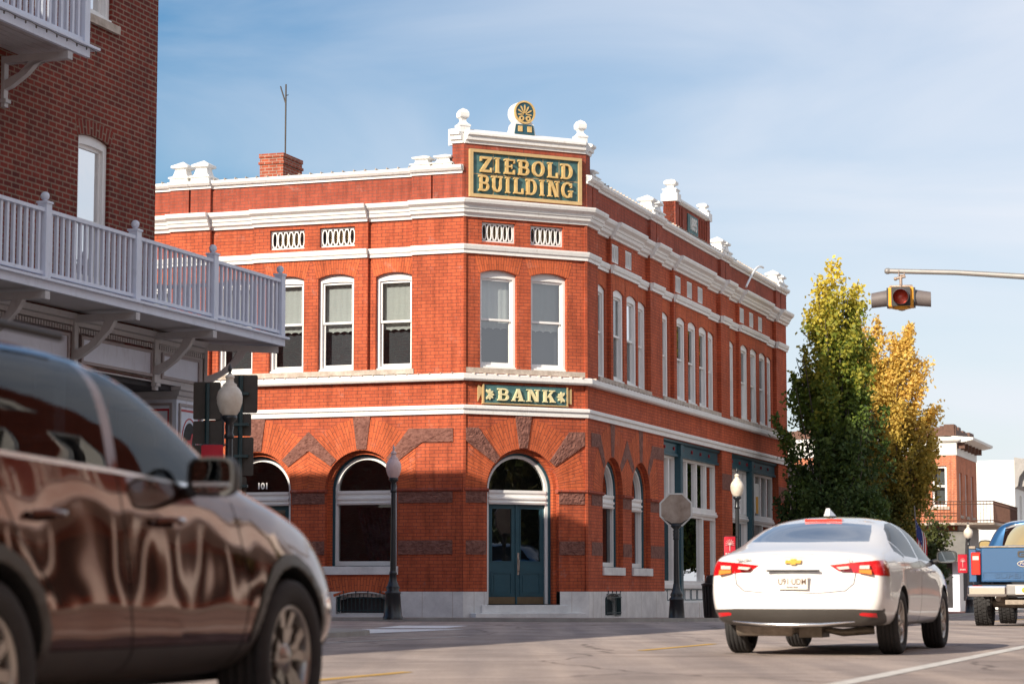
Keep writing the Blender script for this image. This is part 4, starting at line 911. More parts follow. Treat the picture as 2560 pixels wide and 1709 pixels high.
# bay at the corner: street panel, chamfer panel with the red horse in an oval
bay = MB(); BF = FB.shift(0, -.03); FX = Fr(tuple(BF(-1.75, 0).xy), dL, nL)
bay.wall(BF, rect(-1.75, -.80, 0, 3.70), [], 0, .1); bay.wall(FX, rect(0, 1.2, 0, 3.70), [], 0, .1)
BY = bay.build('corner_bay', 'railing_paint', LB)
tr_ = MB(); PR = [(-.2, 3.68), (.02, 3.68), (.03, 3.72), (.07, 3.74), (.10, 3.80), (.14, 3.82), (.15, 3.87), (-.2, 3.87)]
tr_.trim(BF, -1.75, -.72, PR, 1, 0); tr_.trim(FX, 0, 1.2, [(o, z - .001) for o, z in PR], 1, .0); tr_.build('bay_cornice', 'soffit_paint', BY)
for fr, a, b in ((BF, -1.68, -.90), (FX, .07, 1.12)):
    r_ = MB(); r_.ring(fr, rect(a, b, 1.0, 3.62), rect(a + .04, b - .04, 1.04, 3.58), 0, .03); r_.build('panel_moulding', 'mauve_trim', BY)
    r_ = MB(); r_.ring(fr, rect(a + .06, b - .06, 1.08, 3.53), rect(a + .085, b - .085, 1.105, 3.495), 0, .006); r_.build('red_line', 'red_paint', BY)
    c = (a + b) / 2; zc = 3.02; rx, rz = (.27, .38)
    E_ = lambda kx, kz, n=30: [(c + rx * kx * math.cos(2 * math.pi * i / n), zc + rz * kz * math.sin(2 * math.pi * i / n)) for i in range(n)]
    r_ = MB(); r_.ring(fr, E_(1, 1), E_(.93, .95), 0, .008); r_.build('oval_line', 'red_paint', BY)
    r_ = MB(); r_.prism(fr, E_(.78, .80), -.01, .010); ov_ = r_.build('oval_panel', 'dark_interior', BY)
    hs = [(-.5, -.55), (-.38, -.55), (-.3, -.12), (.12, -.1), (.2, -.5), (.34, -.5), (.34, -.05), (.42, .18), (.5, .5), (.7, .38), (.78, .48), (.5, .78), (.3, .62), (.1, .25), (-.35, .22), (-.52, .1), (-.6, -.3), (-.66, .05), (-.5, .25), (-.44, -.1)]
    r_ = MB(); r_.prism(fr, [(c + x * rx * .62, zc - .02 + z * rz * .55) for x, z in hs], 0, .016); r_.build('horse_emblem', 'red_paint', ov_)
# balconies
def rail_run(par_, fr, a, b, z, o, rails=True, n=None, hh=.98, posts=True):
    mb = MB(); L_ = b - a; n = n or int(round(L_ / .158))
    mb.box(fr, a + .03, b - .03, z + hh - .07, z + hh - .02, o - .05, o + .05); mb.box(fr, a + .03, b - .03, z + .06, z + .11, o - .035, o + .035)
    for i in range(1, n): s_ = a + L_ * i / n; mb.box(fr, s_ - .026, s_ + .026, z + .11, z + hh - .07, o - .022, o + .022)
    return mb.build('railing', 'railing_paint', par_)
def post(par_, fr, s_, z, o, hh=1.02, ball=True):
    mb = MB(); mb.box(fr, s_ - .07, s_ + .07, z - .02, z + hh, o - .07, o + .07); mb.box(fr, s_ - .085, s_ + .085, z + hh, z + hh + .03, o - .085, o + .085)
    if ball: mb.lathe([(0, -.0), (.035, .0), (.03, .02)] + [(.062 * math.sin(math.pi * k / 8), .075 - .062 * math.cos(math.pi * k / 8)) for k in range(1, 9)], fr(s_, z + hh + .03, o), seg=12)
    return mb.build('post', 'railing_paint', par_)
def bracket(par_, fr, s_, zt, wz, o_tip, corbel=True):
    """beam out from the wall, a curved brace and a wall post"""
    mb = MB(); mb.box(fr, s_ - .06, s_ + .06, zt - .10, zt, -.02, o_tip)
    mb.box(fr, s_ - .062, s_ + .062, zt - .105, zt + .003, o_tip, o_tip + .02)
    pts = [(.02, wz + .12), (.16, wz + .17), (.40, wz + .33), (.62, wz + .55), (.70, zt - .09), (.54, zt - .09), (.46, wz + .53), (.28, wz + .36), (.1, wz + .28), (.02, wz + .26)]
    n = len(pts); k = .05
    vs = [fr(s_ - k, z, o) for o, z in pts] + [fr(s_ + k, z, o) for o, z in pts]
    mb.add(vs, [(i, (i + 1) % n, n + (i + 1) % n, n + i) for i in range(n)] + [tuple(range(n)), tuple(range(n, 2 * n))])
    mb.box(fr, s_ - .055, s_ + .055, wz - .0, zt, 0, .05); mb.box(fr, s_ - .07, s_ + .07, wz - .05, wz, -.0, .09); mb.box(fr, s_ - .05, s_ + .05, wz - .11, wz - .05, -.0, .06)
    return mb.build('bracket', 'soffit_paint', par_)
# lower balcony, wraps round the corner
OUT = 1.05
bd = MB()
bd.box(FB, -18, .06, 4.775, 4.812, -2.6, OUT + .06)
bd.box(FB, -18, 0.0, 4.66, 4.774, OUT - .06, OUT)
FQ = Fr(tuple(FB(0, 0, OUT).xy), dL, dR)          # side edge of the balcony
bd.box(FQ, .061, 5.5, 4.775, 4.812, -.9, .06); bd.box(FQ, .061, 5.5, 4.66, 4.774, -.06, 0)
BD = bd.build('balcony', 'railing_paint', LB)
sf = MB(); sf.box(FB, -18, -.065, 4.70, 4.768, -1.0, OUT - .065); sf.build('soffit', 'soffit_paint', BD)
P_S = [-17.9, -15.3, -12.75, -10.2, -7.65, -5.1, -2.57, 0]
for i, s_ in enumerate(P_S):
    post(BD, FB, s_ if s_ else -.07, 4.81, OUT - .07)
    if i: rail_run(BD, FB, P_S[i - 1], s_ if s_ else -.07, 4.80, OUT - .07)
for k in range(2):
    rail_run(BD, FQ, .07 + 2.5 * k, .07 + 2.5 * (k + 1), 4.80, -.07); post(BD, FQ, .07 + 2.5 * (k + 1), 4.81, -.07)
for s_ in (-12.7, -10.2, -7.65, -5.1, -2.6): bracket(BD, FB, s_, 4.64, 3.86, OUT - .02)
FBd = Fr(tuple(FB(-.86, 0).xy), tuple((Vector((*dR, 0)) - Vector((*nR, 0)) * .75).normalized().xy), tuple((Vector((*nR, 0)) + Vector((*dR, 0)) * .75).normalized().xy))
bracket(BD, FBd, 0, 4.64, 3.86, 1.2)
bracket(BD, Fr(tuple(FB(-.86, 0, -.6).xy), dL, dR), 0, 4.64, 3.86, .8)
# upper balcony, stops short
ub = MB(); ub.box(FB, -20, -6.45, 8.185, 8.22, -.05, OUT + .06)
ub.box(FB, -20, -6.64, 8.05, 8.184, OUT - .06, OUT)
UB = ub.build('balcony', 'railing_paint', LB)
sf = MB()
for i in range(7): sf.box(FB, -20, -6.64, 8.14 + .001 * (i % 2), 8.18, OUT - .2 - .14 * i, OUT - .065 - .14 * i - .01)
sf.build('soffit', 'soffit_paint', UB)
U_S = [-19, -16.6, -14.2, -11.7, -9.2, -6.72]
for i, s_ in enumerate(U_S):
    post(UB, FB, s_, 8.24, OUT - .07)
    if i: rail_run(UB, FB, U_S[i - 1], s_, 8.2, OUT - .07)
UQ = Fr(tuple(FB(-6.72, 0, OUT - .07).xy), (-nR[0], -nR[1]), dR); rail_run(UB, UQ, .0, 1.0, 8.2, 0)
for s_ in (-12.2, -9.7, -7.18): bracket(UB, FB, s_, 8.02, 7.42, OUT - .02)
lc = MB(); s_ = -12
pts = []
while s_ < -6.6: pts.append(FB(s_, 8.16 - .02 * abs(math.sin(s_ * 6)), OUT + .075)); s_ += .09
lc.tube(pts, .006, 4)
for i in range(0, len(pts), 3): lc.lathe([(0, -.05), (.012, -.035), (.01, 0)], pts[i], seg=5)
lc.build('string_lights', 'sign_back', UB)

# ------------------------------------------------------------------ street lamps
def lamp_parts(root_, globe_mat, H=3.35, gr=.165):
    p = MB()
    p.lathe([(.21, 0), (.21, .05), (.19, .08), (.155, .52), (.165, .53), (.165, .56), (.12, .60), (.15, .66), (.12, .70), (.085, .80), (.07, .92), (.078, .93), (.078, .97), (.062, 1.0)], seg=16)
    p.lathe([(.062, 1.0), (.048, H - .68)], seg=16, flute=.07)
    p.lathe([(.048, H - .68), (.065, H - .67), (.065, H - .63), (.05, H - .6), (.06, H - .52), (.05, H - .47), (.10, H - .42), (.10, H - .37), (.03, H - .36)], seg=14)
    p.build('post', 'black_iron', root_)
    g_ = MB(); z = H - .37; k = gr / .165
    g_.lathe([(.09, 0), (.13 * k, .06), (.16 * k, .16), (gr, .24), (.15 * k, .31), (.12 * k, .36), (.09, .39), (.095, .41), (.055, .44), (.05, .49), (.062, .50), (.062, .52), (.03, .55)], (0, 0, z), seg=22)
    gl = g_.build('globe', globe_mat, root_)
    f = MB(); f.lathe([(.03, .55), (.015, .57), (.028, .60), (.026, .63), (.0, .70)], (0, 0, z), seg=10); f.build('finial', 'black_iron' if globe_mat != 'pink_globe' else 'pink_globe', gl)
def lamp(px, D, z, label, mat, gr=.165, H=3.35):
    x = (px - 1280) / 5776 * D
    o = thing('street_lamp', label, 'street lamp', (x, D, z), 0, 'street lamps', local=True)
    lamp_parts(o, mat, H, gr); return o
lamp(572, 30.5, .07, 'dark street lamp with a grey globe in front of the backs of road signs', 'globe_glass', .172, 3.25)
lamp(984, 48.2, .05, 'street lamp with a pinkish globe beside the big arched window of the corner bank', 'pink_globe', .163, 3.3)
lamp(1842, 57, -.03, 'street lamp with a yellowish globe beside the shop windows, red banner at its side', 'globe_glass', .165, 3.35)
lamp(2417, 95, -.27, 'distant street lamp with a pale round globe by the blue pickup', 'globe_glass', .19, 3.4)
def banner(px, D, x0, x1, z0, z1, label, side=-1):
    x = (px - 1280) / 5776 * D
    o = thing('banner', label, 'banner', (x, D - .05, z0), 0, 'red banners on lamp posts', local=True)
    H_ = z1 - z0; b = MB(); n = 6; vs = []
    for i in range(n + 1):
        for j in range(5):
            t = i / n; vs.append((x0 + (x1 - x0) * t, -.02 * math.sin(t * 3) - .012 * math.sin(j * 1.7), H_ * j / 4))
    b.add(vs, [(i * 5 + j, i * 5 + 5 + j, i * 5 + 6 + j, i * 5 + 1 + j) for i in range(n) for j in range(4)], smooth=True)
    b.build('cloth', 'red_banner', o)
    b = MB(); c = (x0 + x1) / 2; b.box(LOC, c - .008, c + .008, H_ * .3, H_ * .62, .03, .04)
    for k in range(9):
        a = R(-10 + 25 * k); b.tube([(c, -.045, H_ * .6), (c + .11 * math.cos(a), -.045, H_ * .64 + .12 * math.sin(a))], .006, 4)
    for k in range(4): b.box(LOC, c - .11 + .06 * k, c - .07 + .06 * k, H_ * .14, H_ * .22, .03, .038)
    b.build('tree_emblem', 'pink_globe' if D > 40 else 'sign_back', o)
    b = MB()
    for z in (.0, H_): b.tube([(0, 0, z), (x0, 0, z)], .012, 6)
    b.build('banner_arm', 'black_iron', o)
banner(572, 30.5, -.36, -.07, 1.75, 2.56, 'red banner with a dark tree drawing, left of the nearest street lamp')
banner(1842, 57, -.34, -.06, 1.45, 1.96 + .0, 'red banner with a pale tree drawing beside the yellowish lamp')
banner(2417, 95, -.46, -.08, 1.35, 2.1, 'small distant red banner on the lamp by the blue pickup')

# ------------------------------------------------------------------ backs of road signs by the near lamp
def rrect(a, b, z0, z1, r=.04, n=4):
    p = []
    for cx, cz, a0 in ((b - r, z1 - r, 0), (a + r, z1 - r, 90), (a + r, z0 + r, 180), (b - r, z0 + r, 270)):
        p += [(cx + r * math.cos(R(a0 + 90 * i / n)), cz + r * math.sin(R(a0 + 90 * i / n))) for i in range(n + 1)]
    return p
D = 34.0; U = lambda x7: (400 + x7 / 3.92 - 1280) / 5776 * D; Zz = lambda y7: .66 + (1473.4 - 900 - y7 / 3.92) / 5776 * D
so = thing('road_sign_post', 'blue-grey steel post carrying four blank sign backs, behind the near lamp', 'sign post', (U(782), D, .0))
SFm = Fr((0, D), (1, .0), (0, -1))
p_ = MB(); p_.tube([(U(782), D, 0), (U(782), D, Zz(150))], .035, 10); p_.build('post', 'teal_iron', so)
for x0, x1, y0, y1 in ((632, 945, 520, 145), (640, 885, 748, 525), (695, 910, 1135, 757), (700, 845, 1330, 1145)):
    p_ = MB(); p_.prism(SFm, rrect(U(x0), U(x1), Zz(y0), Zz(y1), .03), -.06, -.052, True); sgn = p_.build('sign_plate', 'sign_back', so)
    p_ = MB(); zz = (Zz(y0) + Zz(y1)) / 2; p_.box(SFm, U(782) - .09, U(782) + .12, zz - .02, zz + .02, -.05, .05); p_.build('clamp', 'teal_iron', sgn)
D = 36.0
so = thing('road_sign_post', 'dark post with sign backs half hidden at the white shop corner', 'sign post', (U(455), D, .0))
SFm = Fr((0, D), (1, .0), (0, -1))
p_ = MB(); p_.tube([(U(455), D, 0), (U(455), D, Zz(230))], .035, 10); p_.build('post', 'teal_iron', so)
for x0, x1, y0, y1, mt in ((470, 582, 585, 215, 'sign_back'), (470, 600, 825, 600, 'sign_back'), (470, 560, 1090, 835, 'sign_back')):
    p_ = MB(); p_.prism(SFm, rrect(U(x0) - .25, U(x1), Zz(y0), Zz(y1), .03), -.06, -.052, True); p_.build('sign_plate', mt, so)
p_ = MB(); p_.box(SFm, U(527), U(612), Zz(845), Zz(285), -.2, -.12); p_.build('signal_back', 'signal_black', so)
# stop sign back on an ornamental post
x = (1689 - 1280) / 5776 * 50
so = thing('stop_sign', 'weathered octagonal metal sign seen from behind on a fluted black post', 'road sign', (x, 50, -.05), 0, local=True)
p_ = MB(); p_.lathe([(.20, 0), (.20, .05), (.18, .08), (.15, .48), (.16, .49), (.16, .52), (.12, .56), (.14, .6), (.11, .66), (.08, .76), (.07, .84)], seg=16)
p_.lathe([(.062, .84), (.052, 1.78)], seg=16, flute=.07)
p_.lathe([(.06, 1.78), (.07, 1.8), (.06, 1.83), (.07, 1.9), (.06, 1.93), (.075, 1.97), (.05, 2.0), (.12, 2.08), (.10, 2.12), (.0, 2.13)], seg=14); p_.build('post', 'black_iron', so)
oc = [(.385 * math.cos(R(22.5 + 45 * i)), 2.43 + .385 * math.sin(R(22.5 + 45 * i))) for i in range(8)]
oc2 = [(.345 * math.cos(R(22.5 + 45 * i)), 2.43 + .35 * math.sin(R(22.5 + 45 * i))) for i in range(8)]
p_ = MB(); p_.prism(LOC, oc, -.03, .0, True); pl = p_.build('sign_plate', 'sign_alu', so)
p_ = MB(); p_.ring(LOC, oc, oc2, -.01, .018); p_.build('rim', 'blind_cloth', pl)
p_ = MB(); p_.prism(LOC, [(-.30, 2.25), (-.05, 2.06), (.05, 2.06), (.30, 2.25), (.1, 2.14), (-.1, 2.14)], .0, .03); p_.build('bracket', 'black_iron', so)
# litter bin
x = (1783 - 1280) / 5776 * 58
so = thing('litter_bin', 'black slatted litter bin with a domed lid by the shop front', 'litter bin', (x, 58, -.05), 0, local=True)
p_ = MB(); p_.lathe([(.25, 0), (.26, .04), (.26, .08)], seg=18)
for k in range(20): a = 2 * math.pi * k / 20; p_.tube([(.25 * math.cos(a), .25 * math.sin(a), .05), (.29 * math.cos(a), .29 * math.sin(a), .82)], .02, 5)
p_.lathe([(.235, .05), (.27, .8)], seg=16); p_.lathe([(.30, .80), (.33, .83), (.33, .86), (.26, .88)], seg=18); p_.build('body', 'black_iron', so)
p_ = MB(); p_.lathe([(.24, .86), (.22, .98), (.19, 1.06), (.0, 1.09)], seg=16); p_.build('lid', 'black_iron', so)

# ------------------------------------------------------------------ the hanging signal
sx, sy, sz = 6.62, 39.0, 5.59
so = thing('signal_mast', 'galvanised mast arm reaching in over the street', 'mast arm', tuple(ST(15.7, 1, 0)))
arm = [(6.42, 39.06, 6.06), (7.5, 38.7, 5.985), (8.6, 38.3, 5.86), (10.5, 37.65, 5.62), tuple(ST(15.7, 1, 5.3))]
p_ = MB(); p_.tube(arm, [.042, .044, .050, .06, .085], 14); p_.build('arm', 'steel_galv', so)
p_ = MB(); q = Vector(arm[0]); p_.lathe([(0, -.07), (.035, -.06), (.052, -.03), (.052, .01), (.045, .02)], q, 'x', 14); p_.build('end_cap', 'steel_galv', so)
p_ = MB(); b_ = ST(15.7, 1, 0); p_.tube([b_, b_ + Vector((0, 0, 6.2))], [.13, .09], 16); p_.lathe([(.25, 0), (.25, .08), (.16, .25)], b_, seg=16); p_.build('pole', 'steel_galv', so)
HD = R(11)
so = thing('traffic_signal', 'yellow four-way traffic signal with long grey visors and a red lens facing us', 'traffic signal', (sx, sy, sz), -HD, local=True)
h = .165; dp_ = .12
for k, (nm) in enumerate(('front', 'right', 'back', 'left')):
    a = R(-90 + 90 * k); n_ = (math.cos(a), math.sin(a)); t_ = (-n_[1], n_[0])
    if k % 2 == 0: n_ = n_
    rr_ = .22; f = Fr((n_[0] * rr_ * .95, n_[1] * rr_ * .95), t_, n_)
    b = MB(); b.prism(f, rrect(-h, h, -h, h, .02), -.19, .0, True); hs_ = b.build('housing', 'signal_yellow', so, bevel=.006)
    b = MB(); b.ring(f, rrect(-h + .005, h - .005, -h + .005, h - .005, .02, 4), [(.135 * math.cos(2 * math.pi * i / 20 + .6), .135 * math.sin(2 * math.pi * i / 20 + .6)) for i in range(20)], .0, .03); b.build('signal_door', 'signal_black', hs_)
    b = MB(); c = f(0, 0, 0); n3 = Vector((*n_, 0)); t3 = Vector((*t_, 0)); vs = []
    for j in range(4):
        for i in range(20): aa = 2 * math.pi * i / 20; r_ = .14 - .012 * j / 3; vs.append(c + n3 * (.02 + .27 * j / 3 + (.0 if math.sin(aa) > -.5 else 0)) + (t3 * math.cos(aa) + Vector((0, 0, 1)) * math.sin(aa)) * r_ + Vector((0, 0, -.012 * j)))
    b.add(vs, [(j * 20 + i, j * 20 + (i + 1) % 20, j * 20 + 20 + (i + 1) % 20, j * 20 + 20 + i) for j in range(3) for i in range(20)], smooth=True)
    b.build('visor', 'visor_grey', hs_)
    b = MB(); vs = [c + n3 * .03] + [c + n3 * (.03 - .03 * (j / 3) ** 2) + (t3 * math.cos(2 * math.pi * i / 18) + Vector((0, 0, 1)) * math.sin(2 * math.pi * i / 18)) * (.135 * j / 3) for j in (1, 2, 3) for i in range(18)]
    b.add(vs, [(0, 1 + i, 1 + (i + 1) % 18) for i in range(18)] + [(1 + j * 18 + i, 1 + j * 18 + (i + 1) % 18, 19 + j * 18 + (i + 1) % 18, 19 + j * 18 + i) for j in range(2) for i in range(18)], smooth=True)
    b.build('lens', 'signal_red', hs_)
b = MB(); b.lathe([(.0, -.19), (.13, -.19), (.14, -.165), (.2, -.16)], (0, 0, 0), seg=8); b.build('bottom_plate', 'signal_yellow', so)
b = MB(); b.tube([(-.19, 0, .15), (-.19, 0, .205), (.19, 0, .205), (.19, 0, .15)], .018, 8); b.tube([(0, -.19, .15), (0, -.19, .20), (0, .19, .20), (0, .19, .15)], .018, 8)
b.tube([(0, 0, .2), (0, 0, .40)], .026, 8); b.tube([(-.08, 0, .335), (.08, 0, .37)], .024, 8); b.lathe([(0, -.03), (.03, -.02), (.03, .02), (0, .03)], (-.09, 0, .33), 'x', 8)
b.box(LOC, -.05, .07, .385, .40, -.03, .03); b.tube([(-.03, .05, .39), (-.03, .05, .47), (-.03, -.05, .47), (-.03, -.05, .39)], .007, 6); b.tube([(.06, .05, .39), (.06, .05, .47), (.06, -.05, .47), (.06, -.05, .39)], .007, 6)
b.build('hanger', 'rust_fitting', so)
# ------------------------------------------------------------------ vehicles
def pip(p, poly):
    x, y = p; r = False; n = len(poly)
    for i in range(n):
        (x0, y0), (x1, y1) = poly[i], poly[(i + 1) % n]
        if (y0 > y) != (y1 > y) and x < (x1 - x0) * (y - y0) / (y1 - y0) + x0: r = not r
    return r
class Body:
    """a lofted shell: stations of (x, [(y, z, dx)...]) from the sill round to the roof's middle line"""
    def __init__(s, stations, level=2, bulge0=.08, bulge1=.1):
        nr = len(stations[0][1]); vs = []; fs = []; idx = []
        for x, rows in stations:
            ring = []
            for sg in (1, -1):
                rr = list(range(nr)) if sg == 1 else list(range(nr - 2, 0, -1))
                for j in rr:
                    r = rows[j]; vs.append((x + (r[2] if len(r) > 2 else 0), sg * r[0], r[1])); ring.append(len(vs) - 1)
            idx.append(ring)
        m = len(idx[0])
        for a, b in zip(idx, idx[1:]): fs += [(a[i], a[(i + 1) % m], b[(i + 1) % m], b[i]) for i in range(m)]
        for ring, bl in ((idx[0], -bulge0), (idx[-1], bulge1)):
            rows = []
            for j in range(1, nr - 1):
                l, r = ring[j], ring[m - j]; row = [l]
                for t in (.25, .5, .75):
                    p = Vector(vs[l]) * (1 - t) + Vector(vs[r]) * t; p.x += bl * (1 - (2 * t - 1) ** 2); vs.append(tuple(p)); row.append(len(vs) - 1)
                rows.append(row + [r])
            for a, b in zip(rows, rows[1:]): fs += [(a[k], a[k + 1], b[k + 1], b[k]) for k in range(4)]
            for end, row in ((ring[0], rows[0]), (ring[nr - 1], rows[-1])):
                fs += [(end, row[k + 1], row[k]) for k in range(4)]
        me = bpy.data.meshes.new('b'); me.from_pydata(vs, [], fs)
        bm = bmesh.new(); bm.from_mesh(me); bmesh.ops.recalc_face_normals(bm, faces=bm.faces); bm.to_mesh(me); bm.free()
        o = bpy.data.objects.new('b', me); col.objects.link(o); mo = o.modifiers.new('s', 'SUBSURF'); mo.levels = mo.render_levels = level
        s.o = o; s.cutters = []
    def cut_wheels(s, ws):
        for x, z, r, y0 in ws:
            for sg in (1, -1):
                n = 40; vs = [(x + r * math.cos(2 * math.pi * i / n), y, z + r * math.sin(2 * math.pi * i / n)) for y in (sg * y0, sg * 1.3) for i in range(n)]
                me = bpy.data.meshes.new('c'); me.from_pydata(vs, [], [(i, (i + 1) % n, n + (i + 1) % n, n + i) for i in range(n)] + [tuple(range(n)), tuple(range(2 * n - 1, n - 1, -1))])
                bm = bmesh.new(); bm.from_mesh(me); bmesh.ops.recalc_face_normals(bm, faces=bm.faces); bm.to_mesh(me); bm.free()
                c = bpy.data.objects.new('c', me); col.objects.link(c); s.cutters.append(c)
                b = s.o.modifiers.new('x', 'BOOLEAN'); b.object = c; b.operation = 'DIFFERENCE'; b.solver = 'EXACT'
        s.ws = ws
    def done(s):
        bpy.context.view_layer.update()
        me = bpy.data.meshes.new_from_object(s.o.evaluated_get(bpy.context.evaluated_depsgraph_get()))
        s.bm = bmesh.new(); s.bm.from_mesh(me); s.bm.normal_update(); s.lay = s.bm.faces.layers.int.new('part')
        for f in s.bm.faces: f.smooth = True
        for o in [s.o] + s.cutters: bpy.data.objects.remove(o)
        for f in s.bm.faces:
            c = f.calc_center_median()
            for x, z, r, y0 in getattr(s, 'ws', []):
                if math.hypot(c.x - x, c.z - z) < r * 1.004 and abs(c.y) > y0 - .01: f[s.lay] = 1; f.smooth = False
    def region(s, poly, part, axis='y', side=None, cond=None, nmin=.15):
        """cut the shell along a polygon drawn in side view (x,z), rear view (y,z) or plan (x,y) and mark the faces inside"""
        P2 = (lambda c: (c.x, c.z)) if axis == 'y' else (lambda c: (c.y, c.z)) if axis == 'x' else (lambda c: (c.x, c.y))
        xs = [p[0] for p in poly]; zs = [p[1] for p in poly]; bb = (min(xs) - .01, max(xs) + .01, min(zs) - .01, max(zs) + .01)
        ax = {'x': 0, 'y': 1, 'z': 2}[axis]
        def sel():
            r = []
            for f in s.bm.faces:
                if f[s.lay] == 1: continue
                c = f.calc_center_median()
                if side and c[ax] * side < 0: continue
                if cond and not cond(c): continue
                if abs(f.normal[ax]) < nmin: continue
                q = [P2(v.co) for v in f.verts]
                if max(a for a, _ in q) < bb[0] or min(a for a, _ in q) > bb[1] or max(a for _, a in q) < bb[2] or min(a for _, a in q) > bb[3]: continue
                r.append(f)
            return r
        n = len(poly)
        for i in range(n):
            (x0, z0), (x1, z1) = poly[i], poly[(i + 1) % n]
            fs = sel(); g_ = list({e for f in fs for e in f.edges} | {v for f in fs for v in f.verts}) + fs
            if axis == 'y': co = (x0, 0, z0); no = (z1 - z0, 0, -(x1 - x0))
            elif axis == 'x': co = (0, x0, z0); no = (0, z1 - z0, -(x1 - x0))
            else: co = (x0, z0, 0); no = (z1 - z0, -(x1 - x0), 0)
            bmesh.ops.bisect_plane(s.bm, geom=g_, plane_co=co, plane_no=no, dist=1e-5)
        for f in sel():
            if pip(P2(f.calc_center_median()), poly): f[s.lay] = part
    def seam(s, pts, w_, part, **k):
        for p, q in zip(pts, pts[1:]):
            dx, dz = q[0] - p[0], q[1] - p[1]; l = math.hypot(dx, dz) or 1; nx, nz = -dz / l * w_ / 2, dx / l * w_ / 2; ex, ez = dx / l * w_ * .3, dz / l * w_ * .3
            s.region([(p[0] - nx - ex, p[1] - nz - ez), (q[0] - nx + ex, q[1] - nz + ez), (q[0] + nx + ex, q[1] + nz + ez), (p[0] + nx - ex, p[1] + nz - ez)], part, **k)
    def emit(s, root_, names):
        """names: part id -> (object name, material, outward shift, parent id)"""
        made = {}; s.bm.verts.index_update(); s.bm.normal_update()
        def islands(fs):
            todo = set(fs); out_ = []
            while todo:
                st_ = [todo.pop()]; grp = []
                while st_:
                    f = st_.pop(); grp.append(f)
                    for e in f.edges:
                        for g_ in e.link_faces:
                            if g_ in todo: todo.remove(g_); st_.append(g_)
                out_.append(grp)
            return out_
        for pid in sorted(names):
            nm, mt, sh = names[pid][:3]; allf = [f for f in s.bm.faces if f[s.lay] == pid]
            if not allf: continue
            isl = [allf] if pid == 0 else islands(allf)
            if pid: big = max(len(g_) for g_ in isl); area = lambda g_: sum(f.calc_area() for f in g_); isl = [g_ for g_ in isl if area(g_) > 3e-5]
            for fs in isl:
                vm = {}; vs = []; fo = []; sm = []
                for f in fs:
                    q = []
                    for v in f.verts:
                        key = v.index
                        if key not in vm: vm[key] = len(vs); vs.append(v.co + v.normal * sh)
                        q.append(vm[key])
                    fo.append(q); sm.append(f.smooth)
                me = bpy.data.meshes.new(nm); me.from_pydata(vs, [], fo)
                for p, k in zip(me.polygons, sm): p.use_smooth = k
                nn = []
                for f in fs:
                    for v in f.verts: nn.append(v.normal if f.smooth else f.normal)
                me.normals_split_custom_set([tuple(x) for x in nn])
                made[pid] = link(nm, me, mt, root_)
        s.bm.free(); return made
def mirror_y(pts): return [(x, -y) for x, y in pts]
